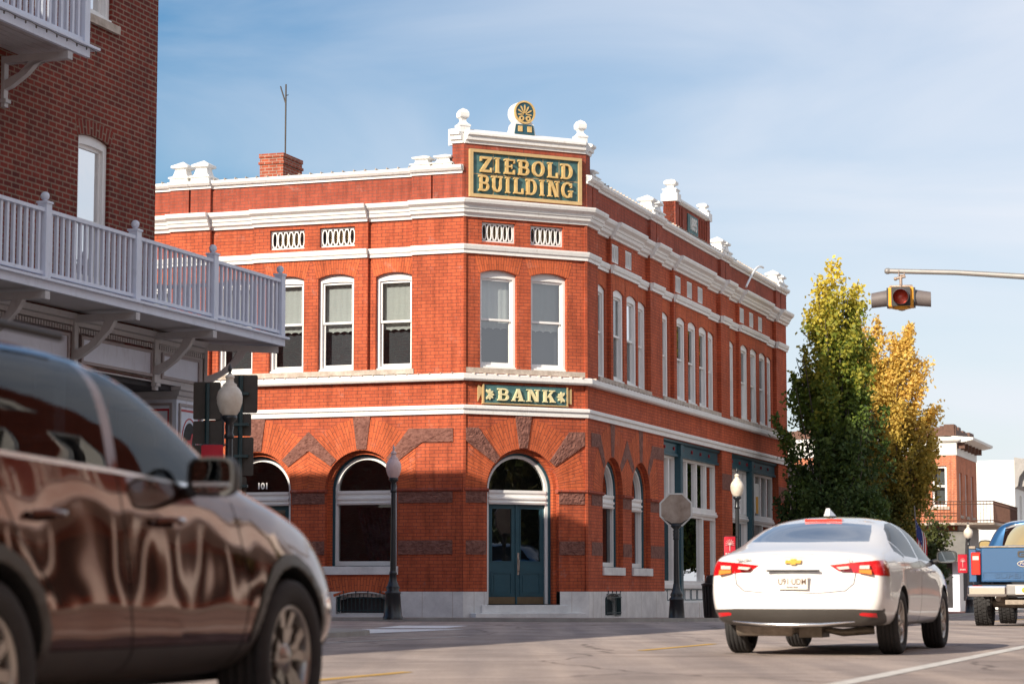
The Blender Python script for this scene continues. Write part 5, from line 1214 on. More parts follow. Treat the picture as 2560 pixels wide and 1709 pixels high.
def wheel(root_, x, y, R_, W_, rim_r, style, nm='wheel', steer=0, chunky=False):
    """y>0: left side; outer face points away from the car"""
    sg = 1 if y > 0 else -1
    def T(mb):
        rot = Matrix.Rotation(steer, 3, 'Z'); mb.v = [Vector((x, y, R_)) + rot @ Vector((v.x, v.y * sg, v.z)) for v in mb.v]; return mb
    h = W_ / 2; t = MB()
    pr = [(rim_r, -h * .8), (rim_r + .02, -h * .95), (R_ - .03, -h), (R_ - .008, -h * .85)]
    gr = [-.55, -.2, .2, .55]
    for g_ in gr: pr += [(R_, h * (g_ - .06)), (R_ - .010, h * (g_ - .035)), (R_ - .010, h * (g_ + .035)), (R_, h * (g_ + .06))]
    pr += [(R_ - .008, h * .85), (R_ - .03, h), (rim_r + .02, h * .95), (rim_r, h * .8)]
    t.lathe(pr, axis='y', seg=48)
    if chunky:
        for k in range(34):
            a = 2 * math.pi * k / 34
            for j, c in enumerate((-.8, -.28, .28, .8)):
                aa = a + (.09 if j % 2 else 0); ca, sa = math.cos(aa), math.sin(aa); cb, sb = math.cos(aa + .11), math.sin(aa + .11)
                y0, y1 = h * (c - .2), h * (c + .2); q = [Vector((rr_ * cc, yy, rr_ * ss)) for rr_ in (R_ - .01, R_ + .012) for cc, ss in ((ca, sa), (cb, sb)) for yy in (y0, y1)]
                t.add(q, [(0, 1, 3, 2), (4, 5, 7, 6), (0, 4, 5, 1), (2, 3, 7, 6), (0, 2, 6, 4), (1, 5, 7, 3)])
    W = T(t).build(nm, 'tyre_rubber', root_, uv=False)
    r = MB(); r.lathe([(rim_r + .004, -h * .8), (rim_r + .004, h * .82), (rim_r - .012, h * .84), (rim_r - .02, h * .70), (rim_r - .035, -h * .6)], axis='y', seg=40)
    f_ = h * .72
    if style == 'ten':
        for k in range(10):
            a = 2 * math.pi * k / 10; u = Vector((math.cos(a), 0, math.sin(a))); v_ = Vector((-math.sin(a), 0, math.cos(a))); Y = Vector((0, 1, 0))
            p = [u * .05 + v_ * .022 + Y * f_ * .75, u * (rim_r - .01) + v_ * .013 + Y * f_, u * (rim_r - .01) - v_ * .013 + Y * f_, u * .05 - v_ * .022 + Y * f_ * .75]
            r.add(p + [q - Y * .03 for q in p], [(0, 1, 2, 3), (0, 4, 5, 1), (3, 2, 6, 7)])
    elif style == 'five':
        for k in range(5):
            for d in (-1, 1):
                a = 2 * math.pi * k / 5 + .3; b = a + d * .30; u = Vector((math.cos(a), 0, math.sin(a))); e = Vector((math.cos(b), 0, math.sin(b))); v_ = Vector((-math.sin(a), 0, math.cos(a))); v2_ = Vector((-math.sin(b), 0, math.cos(b))); Y = Vector((0, 1, 0))
                m_ = Vector((math.cos((a + b) / 2 + d * .06), 0, math.sin((a + b) / 2 + d * .06)))
                pts = [(u * .045, v_), (m_ * rim_r * .58, v_), (e * (rim_r - .008), v2_)]
                for (p0, w0), (p1, w1) in zip(pts, pts[1:]):
                    q = [p0 + w0 * .024 + Y * f_ * .85, p1 + w1 * .022 + Y * f_, p1 - w1 * .022 + Y * f_, p0 - w0 * .024 + Y * f_ * .85]
                    r.add(q + [z - Y * .04 for z in q], [(0, 1, 2, 3), (0, 4, 5, 1), (3, 2, 6, 7)])
    else:
        r.lathe([(rim_r - .02, h * .2), (.1, h * .5), (.08, h * .8), (0, h * .8)], axis='y', seg=24)
    r.lathe([(.075, f_ * .6), (.07, f_ * .9), (.035, f_ * 1.0), (.03, f_ * 1.06), (0, f_ * 1.08)], axis='y', seg=20)
    T(r).build('rim', 'rim_silver', W, uv=False)
    d = MB(); d.lathe([(rim_r - .02, -h * .3), (0, -h * .3)], axis='y', seg=24); d.lathe([(.15, -h * .1), (0, -h * .1)], axis='y', seg=24); T(d).build('brake_disc', 'under_dark', W, uv=False)
    return W
def mirror(root_, x, y, z, mat, sg, w_=.21, h=.14):
    """door mirror: shell with its glass facing the rear"""
    b = MB(); n = 16; vs = []
    for k, (dx, s_) in enumerate(((0, 1), (.05, 1.03), (.11, .85), (.15, .4))):
        for i in range(n):
            a = 2 * math.pi * i / n; cx = math.copysign(abs(math.cos(a)) ** .5, math.cos(a)); cz = math.copysign(abs(math.sin(a)) ** .5, math.sin(a))
            vs.append((x + dx, y + sg * (w_ / 2 + w_ / 2 * cx * s_), z + h / 2 * cz * s_))
    b.add(vs, [(k * n + i, k * n + (i + 1) % n, k * n + n + (i + 1) % n, k * n + n + i) for k in range(3) for i in range(n)] + [tuple(range(3 * n, 4 * n))], smooth=True)
    b.tube([(x + .05, y + sg * .03, z - h * .3), (x + .08, y - sg * .12, z - h * .55)], .028, 8)
    m_ = b.build('door_mirror', mat, root_, uv=False)
    g_ = MB(); g_.add([(x + .012, v[1], v[2]) for v in vs[:n]], [tuple(range(n))]); g_.build('mirror_glass', 'black_plastic' if mat == 'under_dark' else 'rear_glass', m_, uv=False)
    r_ = MB(); r_.add(vs[:n] + [(x + .001, y + sg * w_ / 2 + (v[1] - y - sg * w_ / 2) * .88, z + (v[2] - z) * .86) for v in vs[:n]], [(i, (i + 1) % n, n + (i + 1) % n, n + i) for i in range(n)]); r_.build('mirror_rim', 'black_plastic', m_, uv=False)
SIDE = Fr((0, 0), (1, 0), (0, -1))
def rearfr(x): return Fr((x, 0), (0, -1), (-1, 0))     # s to the right seen from behind, o backwards

# ---- white sedan, seen from behind
SED = thing('white_sedan', 'white four-door sedan driving away, red tail lamps lit by the sun', 'car', (2.43 + .95 * .945 - .09, 24.62 - .95 * .324, .0), math.pi / 2 - R(19.2), local=True)
SED.location = ((3.94 + 2.43) / 2 - .0, (24.1 + 24.62) / 2, 0)
st = [
 (-1.03, [(0, .31, .06), (.55, .31, .05), (.68, .36, .02), (.77, .47, -.02), (.80, .66, .02), (.79, .84, .06), (.76, .955, .055), (.62, .99, .035), (.45, 1.005, .03), (.22, 1.015, .025), (0, 1.02, .02)]),
 (-.98, [(0, .28), (.62, .28), (.76, .34), (.85, .47), (.87, .66), (.86, .85, .03), (.82, .975, .03), (.68, 1.015, .02), (.48, 1.035, .01), (.25, 1.045), (0, 1.05)]),
 (-.80, [(0, .31), (.66, .31), (.84, .31), (.905, .47), (.915, .67), (.90, .88), (.85, 1.0), (.70, 1.045), (.50, 1.065), (.25, 1.078), (0, 1.085)]),
 (-.45, [(0, .31), (.66, .30), (.87, .28), (.92, .47), (.925, .68), (.91, .91), (.84, 1.03), (.71, 1.09), (.58, 1.125), (.30, 1.145), (0, 1.15)]),
 (0, [(0, .31), (.66, .30), (.87, .28), (.925, .47), (.93, .69), (.915, .94), (.845, 1.05), (.755, 1.155), (.64, 1.235), (.33, 1.275), (0, 1.285)]),
 (.45, [(0, .31), (.66, .30), (.86, .26), (.915, .47), (.925, .68), (.915, .945), (.86, 1.03), (.755, 1.22), (.62, 1.35), (.32, 1.395), (0, 1.405)]),
 (1.0, [(0, .31), (.66, .30), (.86, .26), (.91, .46), (.92, .67), (.915, .935), (.865, 1.01), (.765, 1.24), (.60, 1.41), (.30, 1.455), (0, 1.465)]),
 (1.6, [(0, .31), (.66, .30), (.86, .26), (.91, .46), (.92, .67), (.915, .92), (.865, .99), (.765, 1.23), (.60, 1.405), (.30, 1.455), (0, 1.465)]),
 (2.1, [(0, .31), (.66, .30), (.86, .26), (.91, .46), (.92, .67), (.91, .91), (.855, .97), (.76, 1.16), (.62, 1.31), (.31, 1.36), (0, 1.37)]),
 (2.7, [(0, .31), (.66, .30), (.87, .27), (.92, .46), (.925, .67), (.905, .90), (.84, .95), (.74, 1.03), (.62, 1.06), (.31, 1.08), (0, 1.085)]),
 (3.3, [(0, .31), (.66, .30), (.86, .28), (.90, .45), (.90, .65), (.86, .82), (.78, .87), (.66, .90), (.5, .915), (.26, .925), (0, .93)]),
 (3.7, [(0, .22), (.6, .22), (.76, .30), (.80, .42), (.78, .55), (.72, .66), (.64, .70), (.54, .72), (.4, .735), (.2, .74), (0, .745)]),
]
B = Body(st, 2, .10, .12); B.cut_wheels([(0, .335, .375, .55), (2.83, .335, .375, .55)]); B.done()
for sg in (1, -1):
    k = dict(axis='y', side=sg, cond=lambda c: c.z > .94, nmin=.08)
    B.region([(-.02, 1.06), (.10, 1.16), (.36, 1.02), (.30, .992)], 2, **k)
    B.region([(.13, 1.175), (.45, 1.30), (.80, 1.365), (1.15, 1.385), (1.16, 1.0), (.39, 1.015)], 2, **k)
    B.region([(1.23, 1.385), (1.62, 1.375), (1.95, 1.30), (2.25, 1.17), (2.52, 1.02), (2.50, .965), (1.24, .99)], 2, **k)
    for sm_ in ([(1.20, .985), (1.19, .30)], [(.18, .975), (.20, .72), (.34, .60), (.42, .30)], [(2.42, .93), (2.44, .50), (2.38, .30)]): B.seam(sm_, .012, 3, axis='y', side=sg, cond=lambda c: c.z < 1.0)
    B.seam([(.35, .29), (2.4, .27)], .012, 3, axis='y', side=sg, cond=lambda c: c.z < 1.0)
# rear screen, lamps, trunk seam, lower valance
B.region([(-.62, 1.155), (-.57, 1.27), (-.52, 1.345), (0, 1.388), (.52, 1.345), (.57, 1.27), (.62, 1.155), (0, 1.148)], 4, axis='x', cond=lambda c: -.65 < c.x < .80 and c.z > 1.1, nmin=.05)
for sg in (1, -1):
    k = dict(axis='x', cond=lambda c: c.x < -.72, nmin=.02)
    B.region([(sg * .36, .905), (sg * .45, .845), (sg * .62, .825), (sg * .97, .79), (sg * .97, .965), (sg * .62, .935)], 5, **k)
    B.region([(sg * .81, .385), (sg * .66, .405), (sg * .65, .425), (sg * .68, .435), (sg * .81, .43)], 9, **k)
B.region([(-.97, .455), (-.6, .47), (.6, .47), (.97, .455), (.97, .2), (-.97, .2)], 8, axis='x', cond=lambda c: c.x < -.86, nmin=.02)
for sg in (1, -1): B.region([(-1.2, .455), (-.86, .45), (-.62, .34), (-.5, .18), (-1.2, .18)], 8, axis='y', side=sg, cond=lambda c: c.x < -.45, nmin=.1)
for sg in (1, -1):
    k = dict(axis='x', cond=lambda c: c.x < -.72, nmin=.02)
    B.region([(sg * .81, .385), (sg * .66, .405), (sg * .65, .425), (sg * .68, .435), (sg * .81, .43)], 9, **k)
tr = [(.62, .84), (.60, .72), (.52, .65), (.3, .63), (0, .622)]
for sg in (1, -1): B.seam([(sg * a, b) for a, b in tr], .010, 3, axis='x', cond=lambda c: c.x < -.8, nmin=.1)
B.emit(SED, {0: ('body', 'car_white', 0), 1: ('wheel_well', 'under_dark', 0), 2: ('side_window', 'car_glass', 0), 3: ('panel_gap', 'under_dark', -.004), 4: ('rear_window', 'rear_glass', 0), 5: ('tail_lamp', 'lamp_red', .003), 8: ('bumper_valance', 'cladding', .002), 9: ('reflector', 'lamp_red', .004)})
RF = rearfr(-1.10)
for sg in (1, -1):
    b = MB(); b.prism(rearfr(-1.065), [(sg * .44, .885), (sg * .56, .895), (sg * .57, .87), (sg * .47, .86)], -.05, .03); b.prism(rearfr(-1.015), [(sg * .66, .90), (sg * .76, .905), (sg * .76, .868), (sg * .66, .868)], -.05, .018); b.build('reversing_lens', 'lamp_clear', SED, uv=False)
    b = MB(); b.prism(rearfr(-1.02), [(sg * .655, .86), (sg * .775, .86), (sg * .785, .812), (sg * .655, .83)], -.05, .022); b.build('indicator_lens', 'lamp_amber', SED, uv=False)
    wheel(SED, 0, sg * .795, .335, .225, .225, 'ten'); wheel(SED, 2.83, sg * .795, .335, .225, .225, 'ten')
    mirror(SED, 2.18, sg * .93, 1.03, 'black_plastic', sg, .22, .135)
b = MB(); b.box(rearfr(-1.14), -.155, .155, .665, .815, 0, .008); PL = b.build('number_plate', 'plate_white', SED, uv=False)
b = MB(); text_on(b, rearfr(-1.14), 'U91·UDM', 0, .738, .011, .086, .001, .0008, sx=.80); text_on(b, rearfr(-1.14), 'Garden State', 0, .686, .011, .022, .001, .0005); b.build('plate_lettering', 'plate_ink', PL, uv=False)
b = MB(); b.box(rearfr(-1.112), -.27, .27, .842, .86, -.02, .004); b.build('handle_recess', 'under_dark', SED, uv=False)
b = MB(); b.prism(rearfr(-1.085), [(-.085, .925), (-.075, .957), (-.028, .957), (-.024, .970), (.028, .970), (.024, .957), (.085, .957), (.075, .925), (.028, .925), (.024, .912), (-.028, .912), (-.024, .925)], -.03, .012); b.build('badge', 'emblem_gold', SED, uv=False)
b = MB(); text_on(b, rearfr(-1.05), 'MALIBU', -.52, .963, .004, .03, .003, .001, sx=1.5); text_on(b, rearfr(-1.05), 'LT', .56, .963, .004, .03, .003, .001, sx=1.3); b.build('badge_lettering', 'steel_galv', SED, uv=False)
b = MB(); b.prism(Fr((.47, 0), (0, -1), (-1, 0)), [(-.2, 1.412), (.2, 1.412), (.2, 1.385), (-.2, 1.385)], -.05, .03); b.build('brake_light', 'lamp_red', SED, uv=False)
b = MB(); b.add([(.80, 0, 1.53), (.70, .02, 1.535), (.62, .03, 1.45), (.98, .035, 1.46), (.62, -.03, 1.45), (.98, -.035, 1.46), (.70, -.02, 1.535)], [(0, 1, 2, 3), (0, 5, 4, 6), (1, 6, 4, 2), (0, 6, 1), (0, 3, 5)]); b.build('antenna_fin', 'car_white', SED, uv=False)
b = MB(); b.box(SIDE, -.8, 3.5, .285, .32, -.6, .6); b.build('floor_pan', 'under_dark', SED, uv=False)
b = MB(); b.tube([(-.05, .62, .25), (-.1, .3, .22), (-.1, .12, .25), (-.1, -.12, .25), (-.1, -.3, .22), (-.05, -.62, .25)], [.045, .04, .03, .03, .04, .045], 8); b.tube([(-.75, .35, .28), (-.2, .1, .27), (.6, 0, .24)], .03, 8); b.lathe([(.0, -.3), (.11, -.28), (.11, .28), (0, .3)], (-.72, .38, .30), 'y', 14)
b.box(SIDE, -.3, .1, .17, .28, -.12, .12); b.build('rear_suspension', 'under_metal', SED, uv=False)
b = MB(); b.tube([(-1.12, .62, .345), (-1.20, .3, .318), (-1.22, 0, .312), (-1.20, -.3, .318), (-1.12, -.62, .345)], [.006, .017, .02, .017, .006], 8); b.build('chrome_strip', 'chrome', SED, uv=False)
for y in (.38, -.38):
    b = MB(); b.lathe([(.0, .0), (.2, .02), (.22, .1), (.2, .5), (.16, .6), (0, .62)], (1.55 if True else 0, y, .45), seg=12); b.lathe([(.0, 0), (.11, .03), (.12, .12), (.0, .18)], (1.6, y, 1.05), seg=12); b.build('front_seat', 'seat_cloth', SED, uv=False)
b = MB(); b.box(SIDE, .1, .35, .7, 1.08, -.6, .6); b.box(SIDE, .1, .25, 1.08, 1.2, -.42, -.2); b.box(SIDE, .1, .25, 1.08, 1.2, .2, .42); b.build('rear_seat', 'seat_cloth', SED, bevel=.03, uv=False)
for sg in (1, -1):
    for x in (.72, 1.75): b = MB(); b.tube([(x, sg * .925, .86), (x + .04, sg * .955, .865), (x + .16, sg * .955, .865), (x + .2, sg * .925, .86)], .013, 6); b.build('door_handle', 'car_white', SED, uv=False)

# ---- bronze crossover in the foreground, out of focus
hd = R(17.6); fx, fy = -1.088, 10.5     # right front wheel
CRX = thing('brown_crossover', 'dark brown glossy crossover close to the camera at lower left, blurred', 'car', (0, 0, 0), math.pi / 2 - hd, local=True)
dv = Vector((math.sin(hd), math.cos(hd), 0)); lv = Vector((-math.cos(hd), math.sin(hd), 0))
CRX.location = Vector((fx, fy, 0)) - dv * 2.66 + lv * .80
def row(b, yb, yr, zr, yl, zl, ym, zm, ys, zs, yg, zg, y1, z1, y2, z2, z3): return [(0, b), (yb, b), (yr, zr), (yl, zl), (ym, zm), (ys, zs), (yg, zg), (y1, z1), (y2, z2), (y2 * .5, z3 - .008), (0, z3)]
st = [
 (-.93, row(.45, .5, .66, .5, .75, .6, .75, .8, .72, 1.0, .70, 1.08, .67, 1.2, .60, 1.32, 1.36)),
 (-.80, row(.36, .6, .78, .42, .87, .56, .86, .8, .84, 1.03, .80, 1.12, .74, 1.33, .65, 1.50, 1.55)),
 (-.45, row(.30, .6, .86, .38, .925, .56, .915, .80, .885, 1.03, .85, 1.13, .79, 1.38, .68, 1.57, 1.625)),
 (.1, row(.28, .6, .88, .36, .93, .56, .918, .80, .882, 1.04, .855, 1.13, .80, 1.40, .68, 1.57, 1.63)),
 (.7, row(.28, .6, .87, .34, .925, .54, .91, .79, .875, 1.04, .855, 1.12, .80, 1.40, .68, 1.585, 1.65)),
 (1.25, row(.28, .6, .87, .34, .925, .54, .91, .79, .875, 1.035, .855, 1.11, .80, 1.385, .675, 1.565, 1.63)),
 (1.65, row(.28, .6, .87, .34, .925, .54, .91, .78, .875, 1.03, .85, 1.09, .79, 1.31, .68, 1.47, 1.53)),
 (2.15, row(.28, .6, .87, .34, .93, .54, .91, .77, .87, 1.01, .84, 1.07, .77, 1.17, .68, 1.23, 1.27)),
 (2.5, row(.28, .6, .88, .36, .935, .54, .915, .75, .87, .97, .83, 1.045, .73, 1.08, .60, 1.10, 1.12)),
 (3.0, row(.28, .6, .87, .38, .92, .54, .90, .72, .84, .91, .78, .975, .68, 1.005, .52, 1.03, 1.045)),
 (3.32, row(.27, .6, .80, .36, .86, .52, .84, .68, .77, .82, .70, .88, .61, .91, .46, .93, .945)),
 (3.50, row(.30, .5, .66, .38, .71, .50, .69, .62, .64, .73, .58, .78, .5, .80, .38, .815, .825)),
]
B = Body(st, 3, .06, .10); B.cut_wheels([(0, .355, .41, .55), (2.66, .355, .41, .55)]); B.done()
for sg in (1, -1):
    k = dict(axis='y', side=sg, cond=lambda c: c.z > 1.0, nmin=.08)
    B.region([(-.55, 1.24), (-.40, 1.42), (-.05, 1.50), (-.02, 1.15), (-.45, 1.17)], 2, **k)
    B.region([(.03, 1.51), (.5, 1.545), (.98, 1.54), (.96, 1.125), (.03, 1.14)], 2, **k)
    B.region([(1.06, 1.535), (1.22, 1.52), (1.55, 1.42), (1.85, 1.27), (2.02, 1.15), (1.99, 1.085), (1.04, 1.12)], 2, **k)
    B.region([(-.6, 1.17), (-.6, 1.15), (1.0, 1.105), (2.05, 1.065), (2.05, 1.08), (1.0, 1.122)], 7, axis='y', side=sg, cond=lambda c: c.z > 1.0, nmin=.1)
    B.region([(.3, .44), (2.3, .44), (2.3, .2), (.3, .2)], 6, axis='y', side=sg, cond=lambda c: c.z < .6, nmin=.05)
    for cx in (0, 2.66):
        pts = [(cx + .47 * math.cos(R(a)), .355 + .47 * math.sin(R(a))) for a in range(-20, 201, 20)]
        B.region(pts, 6, axis='y', side=sg, cond=lambda c: c.z < .95, nmin=.05)
    for sm_ in ([(1.02, 1.10), (1.05, .6), (1.15, .34)], [(2.08, 1.03), (2.16, .7), (2.12, .36)], [(.03, 1.12), (.20, .85), (.5, .6)]): B.seam(sm_, .012, 3, axis='y', side=sg, cond=lambda c: c.z < 1.13)
B.region([(1.28, .66), (2.1, .76), (2.1, -.76), (1.28, -.66)], 4, axis='z', cond=lambda c: c.z > 1.1 and c.x > 1.2, nmin=.05)
B.region([(3.2, .2), (3.8, .2), (3.8, .42), (3.3, .44)], 6, axis='y', cond=lambda c: c.z < .5, nmin=.02)
for sg in (1, -1): B.region([(3.22, .80), (3.40, .84), (3.62, .78), (3.62, .70), (3.30, .72)], 5, axis='y', side=sg, cond=lambda c: c.z > .6, nmin=.05)
B.emit(CRX, {0: ('body', 'car_bronze', 0), 1: ('wheel_well', 'under_dark', 0), 2: ('side_window', 'car_glass', 0), 3: ('panel_gap', 'under_dark', -.003), 4: ('windscreen', 'car_glass', 0), 5: ('headlight', 'lamp_clear', .002), 6: ('cladding', 'cladding', .006), 7: ('window_trim', 'chrome', .003)})
for sg in (1, -1):
    wheel(CRX, 0, sg * .80, .355, .235, .235, 'five'); wheel(CRX, 2.66, sg * .80, .355, .235, .235, 'five')
    mirror(CRX, 1.60, sg * .88, 1.12, 'black_plastic', sg, .21, .16)
    for x in (.30, 1.28): b = MB(); b.tube([(x, sg * .905, .93), (x + .04, sg * .94, .935), (x + .17, sg * .94, .935), (x + .21, sg * .905, .93)], .014, 6); b.build('door_handle', 'car_bronze', CRX, uv=False)
    b = MB(); b.tube([(-.5, sg * .60, 1.62), (.2, sg * .615, 1.645), (1.0, sg * .615, 1.64)], .018, 8); b.build('roof_rail', 'black_plastic', CRX, uv=False)
b = MB(); b.box(SIDE, -.6, 3.2, .26, .32, -.6, .6); b.build('floor_pan', 'under_dark', CRX, uv=False)
for x, nm in ((1.15, 'front_seat'), (.05, 'rear_seat')):
    for y in (.38, -.38):
        b = MB(); b.box(SIDE, x - .1, x + .08, .6, 1.25, -y - .24, -y + .24); b.box(SIDE, x - .08, x + .04, 1.27, 1.45, -y - .13, -y + .13); b.build(nm, 'dark_interior', CRX, bevel=.04, uv=False)
b = MB(); b.box(SIDE, 1.75, 2.1, .8, 1.08, -.7, .7); b.build('dashboard', 'dark_interior', CRX, bevel=.03, uv=False)

# ---- blue pickup at the right edge
TRK = thing('blue_pickup', 'blue full-size pickup truck seen from behind at the right edge', 'pickup', (0, 0, 0), math.pi / 2 - R(18.2), local=True)
hd = R(18.2); dv = Vector((math.sin(hd), math.cos(hd), 0)); lv = Vector((-math.cos(hd), math.sin(hd), 0))
TRK.location = Vector((8.72, 43.25, 0)) - lv * .93
def shell(name, mat, sec, x0, x1, parent, bevel=.03):
    mb = MB(); n = len(sec); vs = [(x, y, z) for x in (x0, x1) for y, z in sec]
    mb.add(vs, [(i, (i + 1) % n, n + (i + 1) % n, n + i) for i in range(n)] + [tuple(range(n)), tuple(range(2 * n - 1, n - 1, -1))]); return mb.build(name, mat, parent, bevel=bevel, uv=False)
for sg in (1, -1):
    mb = MB(); prf = [(-1.02, .80)] + [(-.52, .80)] + [(.52 * math.cos(R(a)), .42 + .52 * math.sin(R(a)) + .0) for a in range(140, 30, -18)] + [(.52, .72), (1.05, .72), (1.05, 1.40), (-1.02, 1.42)]
    n = len(prf); w0, w1 = .87, 1.01
    mb.add([(x, sg * w0, z) for x, z in prf] + [(x, sg * w1, z) for x, z in prf], [tuple(t) for t in tessellate_polygon([[Vector((x, z, 0)) for x, z in prf]])] + [tuple(n + k for k in t) for t in tessellate_polygon([[Vector((x, z, 0)) for x, z in prf]])] + [(i, (i + 1) % n, n + (i + 1) % n, n + i) for i in range(n)])
    mb.build('bed_side', 'car_blue', TRK, bevel=.03, uv=False)
    b = MB(); b.box(SIDE, -1.055, -.9, .93, 1.34, -sg * .88 - .085, -sg * .88 + .085); tl = b.build('tail_lamp', 'lamp_red', TRK, bevel=.015, uv=False)
    b = MB(); b.box(SIDE, -1.06, -1.0, 1.20, 1.27, -sg * .88 - .055, -sg * .88 + .055); b.build('reversing_lens', 'lamp_clear', tl, uv=False)
    wheel(TRK, 0, sg * .86, .42, .30, .23, 'steel', chunky=True); wheel(TRK, 3.95, sg * .86, .42, .30, .23, 'steel', chunky=True)
    mirror(TRK, 2.35, sg * .98, 1.48, 'black_plastic', sg, .25, .30)
b = MB(); b.box(SIDE, -1.03, -.96, .80, 1.42, -.79, .79); TG = b.build('tailgate', 'car_blue', TRK, bevel=.02, uv=False)
b = MB(); b.ring(rearfr(-1.03), rect(-.76, .76, .83, .99), rect(-.74, .74, .85, .97), -.02, .012); b.build('pressed_panel', 'car_blue', TG, bevel=.004, uv=False)
b = MB(); text_on(b, rearfr(-1.03), 'SUPER DUTY', 0, .91, .012, .115, .006, .003, sx=1.65); b.build('pressed_lettering', 'car_blue', TG, uv=False)
ell = lambda rx, rz, cz, n=28: [(rx * math.cos(2 * math.pi * i / n), cz + rz * math.sin(2 * math.pi * i / n)) for i in range(n)]
b = MB(); b.prism(rearfr(-1.03), ell(.135, .055, 1.13), 0, .02); em = b.build('oval_badge', 'emblem_blue', TG, uv=False)
b = MB(); b.ring(rearfr(-1.03), ell(.14, .06, 1.13), ell(.125, .046, 1.13), 0, .024); text_on(b, rearfr(-1.03), 'Ford', 0, 1.135, .022, .085, .002, .001, .3, sx=1.25); b.build('badge_lettering', 'chrome', em, uv=False)
b = MB(); b.ring(rearfr(-1.03), rrect(-.13, .13, 1.25, 1.36, .03), rrect(-.10, .10, 1.275, 1.335, .02), 0, .02); b.box(rearfr(-1.03), -.07, .07, 1.29, 1.31, 0, .012); b.build('tailgate_handle', 'cladding', TG, uv=False)
b = MB(); b.box(SIDE, -1.05, 1.05, 1.40, 1.45, -1.0, -.88); b.box(SIDE, -1.05, 1.05, 1.40, 1.45, .88, 1.0); b.box(SIDE, -1.05, -.95, 1.421, 1.451, -.80, .80); b.build('rail_cap', 'under_metal', TRK, bevel=.01, uv=False)
b = MB(); b.box(SIDE, -.95, 1.0, .70, .76, -.86, .86); b.box(SIDE, 1.0, 1.04, .7, 1.4, -.86, .86); b.build('bed_floor', 'under_dark', TRK, uv=False)
# bumper
for sg in (1, -1):
    b = MB(); b.box(SIDE, -1.30, -1.08, .54, .74, -sg * .66 - .36, -sg * .66 + .36); b.build('bumper_end', 'chrome', TRK, bevel=.045, uv=False)
b = MB(); b.box(SIDE, -1.28, -1.08, .56, .76, -.32, .32); b.build('bumper_centre', 'steel_galv', TRK, bevel=.03, uv=False)
b = MB(); b.box(rearfr(-1.29), -.155, .155, .58, .73, 0, .008); PL = b.build('number_plate', 'plate_white', TRK, uv=False)
b = MB(); b.prism(rearfr(-1.30), ell(.045, .045, .655), 0, .004); b.build('plate_roundel', 'john_green', PL, uv=False)
b = MB(); b.prism(rearfr(-1.305), [(-.02, .635), (-.012, .67), (.02, .675), (.012, .655), (.022, .64)], 0, .003); b.build('plate_mark', 'emblem_gold', PL, uv=False)
b = MB(); b.box(SIDE, -1.29, -1.27, .58, .72, .2, .32); b.build('step_plate', 'black_plastic', TRK, uv=False)
b = MB(); b.box(SIDE, -1.2, -.9, .40, .48, -.35, .35); b.box(SIDE, -1.32, -1.1, .41, .48, -.04, .04); b.lathe([(.08, -.7), (.10, -.15), (.13, 0), (.10, .15), (.08, .7)], (0, 0, .42), 'y', 12); b.box(SIDE, -1.0, 3.8, .52, .62, -.5, -.4); b.box(SIDE, -1.0, 3.8, .52, .62, .4, .5); b.tube([(-1.0, .5, .5), (.6, .45, .5)], .05, 8); b.build('chassis', 'under_metal', TRK, uv=False)
# cab
cst = []
for x, zt, yt in ((1.08, 1.95, .64), (1.30, 2.0, .67), (2.0, 2.02, .68), (2.55, 2.0, .66), (3.05, 1.6, .74), (3.3, 1.42, .80)):
    cst.append((x, [(0, .62), (.7, .62), (.92, .66), (.98, .85), (1.0, 1.15), (.97, 1.40), (.93, 1.46), ((.93 + yt) / 2 + .03, (1.46 + zt) / 2), (yt, zt - .06), (yt * .5, zt - .01), (0, zt)]))
cst.append((4.9, [(0, .62), (.6, .62), (.85, .66), (.93, .8), (.95, 1.0), (.9, 1.15), (.86, 1.22), (.75, 1.28), (.6, 1.31), (.3, 1.33), (0, 1.34)]))
B = Body(cst, 2, .02, .05); B.cut_wheels([(3.95, .42, .50, .5)]); B.done()
B.region([(-.63, 1.50), (-.56, 1.86), (-.45, 1.90), (.45, 1.90), (.56, 1.86), (.63, 1.50)], 2, axis='x', cond=lambda c: c.x < 1.3, nmin=.2)
for sg in (1, -1): B.region([(1.2, 1.50), (1.25, 1.88), (2.55, 1.88), (3.0, 1.50)], 3, axis='y', side=sg, cond=lambda c: c.z > 1.4, nmin=.1)
B.emit(TRK, {0: ('cab', 'car_blue', 0), 1: ('wheel_well', 'under_dark', 0), 2: ('rear_window', 'rear_glass', 0), 3: ('side_window', 'car_glass', 0)})
b = MB(); b.box(SIDE, 1.5, 1.7, 1.0, 1.62, -.7, .7); b.build('seat', 'dark_interior', TRK, bevel=.04, uv=False)
